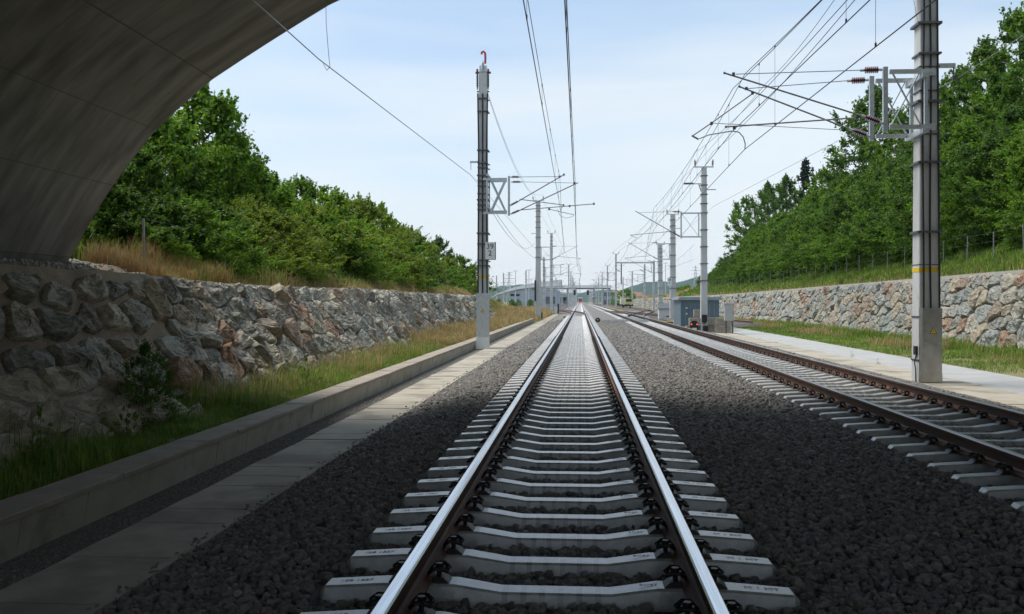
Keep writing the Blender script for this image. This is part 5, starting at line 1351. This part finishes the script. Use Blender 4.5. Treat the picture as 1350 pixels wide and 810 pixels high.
# station front with stairs block left of the line
for k,(pa,pb,pt,Yv,lab,m) in enumerate([(712,735,383,430,'dark glazed station hall left under the concourse bridge','station_dark'),(736,750,388,440,'low blue-grey platform building left of the middle track','station_wall'),(795,812,386,450,'dark platform building right of the tracks','station_dark')]):
    xa,xb_ = W(pa,400,Yv).x,W(pb,400,Yv).x; zt_ = W(0,pt,Yv).z; r = empty('platform_building',((xa+xb_)/2,Yv,-.6),lab,'building')
    MB().box((0,5,(zt_+.6)/2),(xb_-xa,10,zt_+.6)).build('walls',m,r); MB().box((0,5,zt_+.7),(xb_-xa+.8,11,.2)).build('roof','white_roof',r)
    for q in range(4): MB().box(((q-1.5)*(xb_-xa)/4.5,-.03,(zt_+.6)*.55),((xb_-xa)/7,.06,1.6)).build('window','window_glass' if m != 'station_dark' else 'station_wall',r)
for px,Yv in ((757.5,330),(775,338)):
    q = W(px,386,Yv); r = empty('hanging_signal',(q.x,Yv,-.6),{757.5:'dark signal board on a post left of the vanishing track',775:'dark signal board on a post right of the vanishing track'}[px],'signal')
    MB().box((0,0,(q.z+.6)/2),(.14,.14,q.z+.6)).build('post','galvanised_far',r); MB().box((0,-.12,q.z+.6),(.75,.15,1.7)).build('signal_board','cable_black',r)
for side,X,lab in ((-1,-7.9,'low platform with pale edge left of the turnout track'),(1,7.3,'low platform with pale edge right of the second track')):
    r = empty('platform',(X,430,-.6),lab,'platform'); MB().box((0,100,.4),(3.0,260,.8)).build('platform_slab','slab_concrete',r); 
    for q in range(7): 
        MB().box((0,-10+q*16,2.2),(.25,.25,3.0)).build('canopy_post','galvanised_far',r)
    MB().box((0,40,3.8),(3.4,112,.18)).build('canopy_roof','galvanised_far',r)
# houses on the hill
hs = 0

# hills
hp = [(300,384),(560,384),(640,384),(665,378),(690,375.5),(712,379),(740,386),(765,388),(785,384),(800,382.5),(815,385),(830,379),(850,373),(870,371.5),(890,374),(905,370),(930,362),(960,355),(1000,349),(1100,345),(1300,350)]
YH = 2300.0
hx = np.array([W(p,400,YH).x for p,_ in hp]); hz = np.array([W(p,q,YH).z for p,q in hp])
def hillz(x, y):
    f = sstep(1350,YH,y)*(1-.3*sstep(YH,2900,y)); s = np.interp(x*(YH/np.maximum(y,100))**.35,hx,hz)
    return -3+(s+3)*f + f*(2.2*snoise(x*.06,y*.07,3)+1.4*snoise(x*.17,y*.15,4)) 
o = grid_sheet('hills', np.arange(-900,1300,9.0), np.arange(1330,2900,13.0), hillz, 'forest_cover')
hr = None
for k in range(22):
    px = random.uniform(806,850); Yv = random.uniform(1500,1900); x = W(px,400,Yv).x; z = float(hillz(np.array([x]),np.array([Yv]))[0])-.5
    if hr is None:
        hr = empty('distant_house',(x,Yv,z),'tiny pale house scattered on the hillside beyond the yard','house','houses on the far hillside')
        MB().box((0,0,3),(11,9,7)).build('walls','white_wall',hr); MB().add([(-6,-5,6.4),(6,-5,6.4),(6,5,6.4),(-6,5,6.4),(-6,0,10),(6,0,10)],[(0,1,5,4),(2,3,4,5),(0,4,3),(1,2,5),(3,2,1,0)]).build('roof','roof_tile',hr)
        for q in (-3,0,3): MB().box((q,-4.52,4),(1.2,.06,1.6)).build('window','window_glass',hr)
    else:
        c = copy_tree(hr); c.location = (x,Yv,z); c.rotation_euler.z = random.uniform(-.8,.8)

# ------------------------------------------------------------------ haze
HAZE = 0.00009
if HAZE:
    mb = MB(); mb.box((200,1420,54.5),(3400,2980,117)); o = mb.build('haze','sign_white'); o.data.materials.clear()
    m = bpy.data.materials.new('haze_air'); m.use_nodes = True; nt = m.node_tree; nt.nodes.clear()
    out = nt.nodes.new('ShaderNodeOutputMaterial'); pv = nt.nodes.new('ShaderNodeVolumePrincipled')
    pv.inputs['Color'].default_value = (.62,.82,1.0,1); pv.inputs['Density'].default_value = HAZE; pv.inputs['Anisotropy'].default_value = .2
    nt.links.new(pv.outputs[0], out.inputs['Volume']); o.data.materials.append(m); o['kind'] = 'stuff'

# ------------------------------------------------------------------ light, sky, camera
EL, AZ = R(64), R(-75)     # azimuth measured from +Y towards +X
w = bpy.data.worlds.new('World'); scene.world = w; w.use_nodes = True; nt = w.node_tree; L = nt.links.new
bg = nt.nodes['Background']; sky = nt.nodes.new('ShaderNodeTexSky'); sky.sky_type = 'NISHITA'; sky.sun_disc = False
sky.sun_elevation = EL; sky.sun_rotation = AZ; sky.altitude = 300; sky.air_density = 1.0; sky.dust_density = 1.6; sky.ozone_density = 1.0
tc = nt.nodes.new('ShaderNodeTexCoord'); mp = nt.nodes.new('ShaderNodeMapping'); mp.inputs['Scale'].default_value = (1.0,1.0,5.0); mp.inputs['Rotation'].default_value = (.25,.18,0)
L(tc.outputs['Generated'], mp.inputs['Vector'])
no = nt.nodes.new('ShaderNodeTexNoise'); no.inputs['Scale'].default_value = 1.6; no.inputs['Detail'].default_value = 4; no.inputs['Roughness'].default_value = .45; L(mp.outputs[0], no.inputs['Vector'])
cr = nt.nodes.new('ShaderNodeValToRGB'); cr.color_ramp.elements[0].position = .40; cr.color_ramp.elements[1].position = .64; cr.color_ramp.elements[0].color = (.40,.40,.40,1); cr.color_ramp.elements[1].color = (1,1,1,1)
L(no.outputs['Fac'], cr.inputs['Fac'])
# thin cloud veil: blue-white high up, whiter towards the horizon
sz = nt.nodes.new('ShaderNodeSeparateXYZ'); L(tc.outputs['Generated'], sz.inputs[0])
vr = nt.nodes.new('ShaderNodeValToRGB'); e = vr.color_ramp.elements; e[0].position = .0; e[0].color = (5.0,5.1,5.2,1); e[1].position = .42; e[1].color = (3.35,4.55,5.7,1)
x_ = e.new(.15); x_.color = (4.5,5.1,5.6,1)
L(sz.outputs[2], vr.inputs['Fac'])
mx = nt.nodes.new('ShaderNodeMix'); mx.data_type = 'RGBA'; L(cr.outputs['Color'], mx.inputs['Factor']); L(sky.outputs[0], mx.inputs['A']); L(vr.outputs['Color'], mx.inputs['B'])
no2 = nt.nodes.new('ShaderNodeTexNoise'); no2.inputs['Scale'].default_value = 2.3; no2.inputs['Detail'].default_value = 5; no2.inputs['Roughness'].default_value = .5; no2.inputs['Distortion'].default_value = .4
mp2 = nt.nodes.new('ShaderNodeMapping'); mp2.inputs['Scale'].default_value = (.8,1.0,5.5); mp2.inputs['Rotation'].default_value = (.12,-.2,.3); mp2.inputs['Location'].default_value = (3.1,1.7,.4)
L(tc.outputs['Generated'], mp2.inputs['Vector']); L(mp2.outputs[0], no2.inputs['Vector'])
cr2 = nt.nodes.new('ShaderNodeValToRGB'); cr2.color_ramp.elements[0].position = .45; cr2.color_ramp.elements[1].position = .68; cr2.color_ramp.elements[0].color = (0,0,0,1); cr2.color_ramp.elements[1].color = (.6,.6,.6,1)
L(no2.outputs['Fac'], cr2.inputs['Fac'])
mx9 = nt.nodes.new('ShaderNodeMix'); mx9.data_type = 'RGBA'; L(cr2.outputs['Color'], mx9.inputs['Factor']); L(mx.outputs['Result'], mx9.inputs['A']); mx9.inputs['B'].default_value = (5.0,5.3,5.5,1)
L(mx9.outputs['Result'], bg.inputs['Color']); bg.inputs['Strength'].default_value = .105
sun = bpy.data.lights.new('sun','SUN'); sun.energy = 2.4; sun.angle = R(32); sun.color = (1,.95,.87)
so = bpy.data.objects.new('sun',sun); col.objects.link(so)
d = Vector((math.sin(AZ)*math.cos(EL), math.cos(AZ)*math.cos(EL), math.sin(EL))); so.rotation_euler = d.to_track_quat('Z','Y').to_euler(); so.location = (0,0,60)

cam = bpy.data.cameras.new('camera'); co = bpy.data.objects.new('camera',cam); col.objects.link(co); scene.camera = co
co.location = (0,0,CZ); co.rotation_euler = (R(90),0,TH); cam.sensor_width = 36; cam.lens = 36*F/1350; cam.shift_y = -8/1350
cam.clip_start = .05; cam.clip_end = 9000
scene.view_settings.view_transform = 'Standard'; scene.view_settings.look = 'None'; scene.view_settings.gamma = 1; scene.view_settings.exposure = 0.78
scene.render.engine = 'CYCLES'; scene.cycles.max_bounces = 6; scene.cycles.volume_bounces = 0; scene.cycles.transparent_max_bounces = 8

# unused prototypes are removed
for o in list(bpy.data.objects):
    if o.type == 'EMPTY' and o.location.z < -150:
        for c in list(o.children): bpy.data.objects.remove(c)
        bpy.data.objects.remove(o)
for o in bpy.data.objects:
    if 'H' in o.keys(): del o['H']
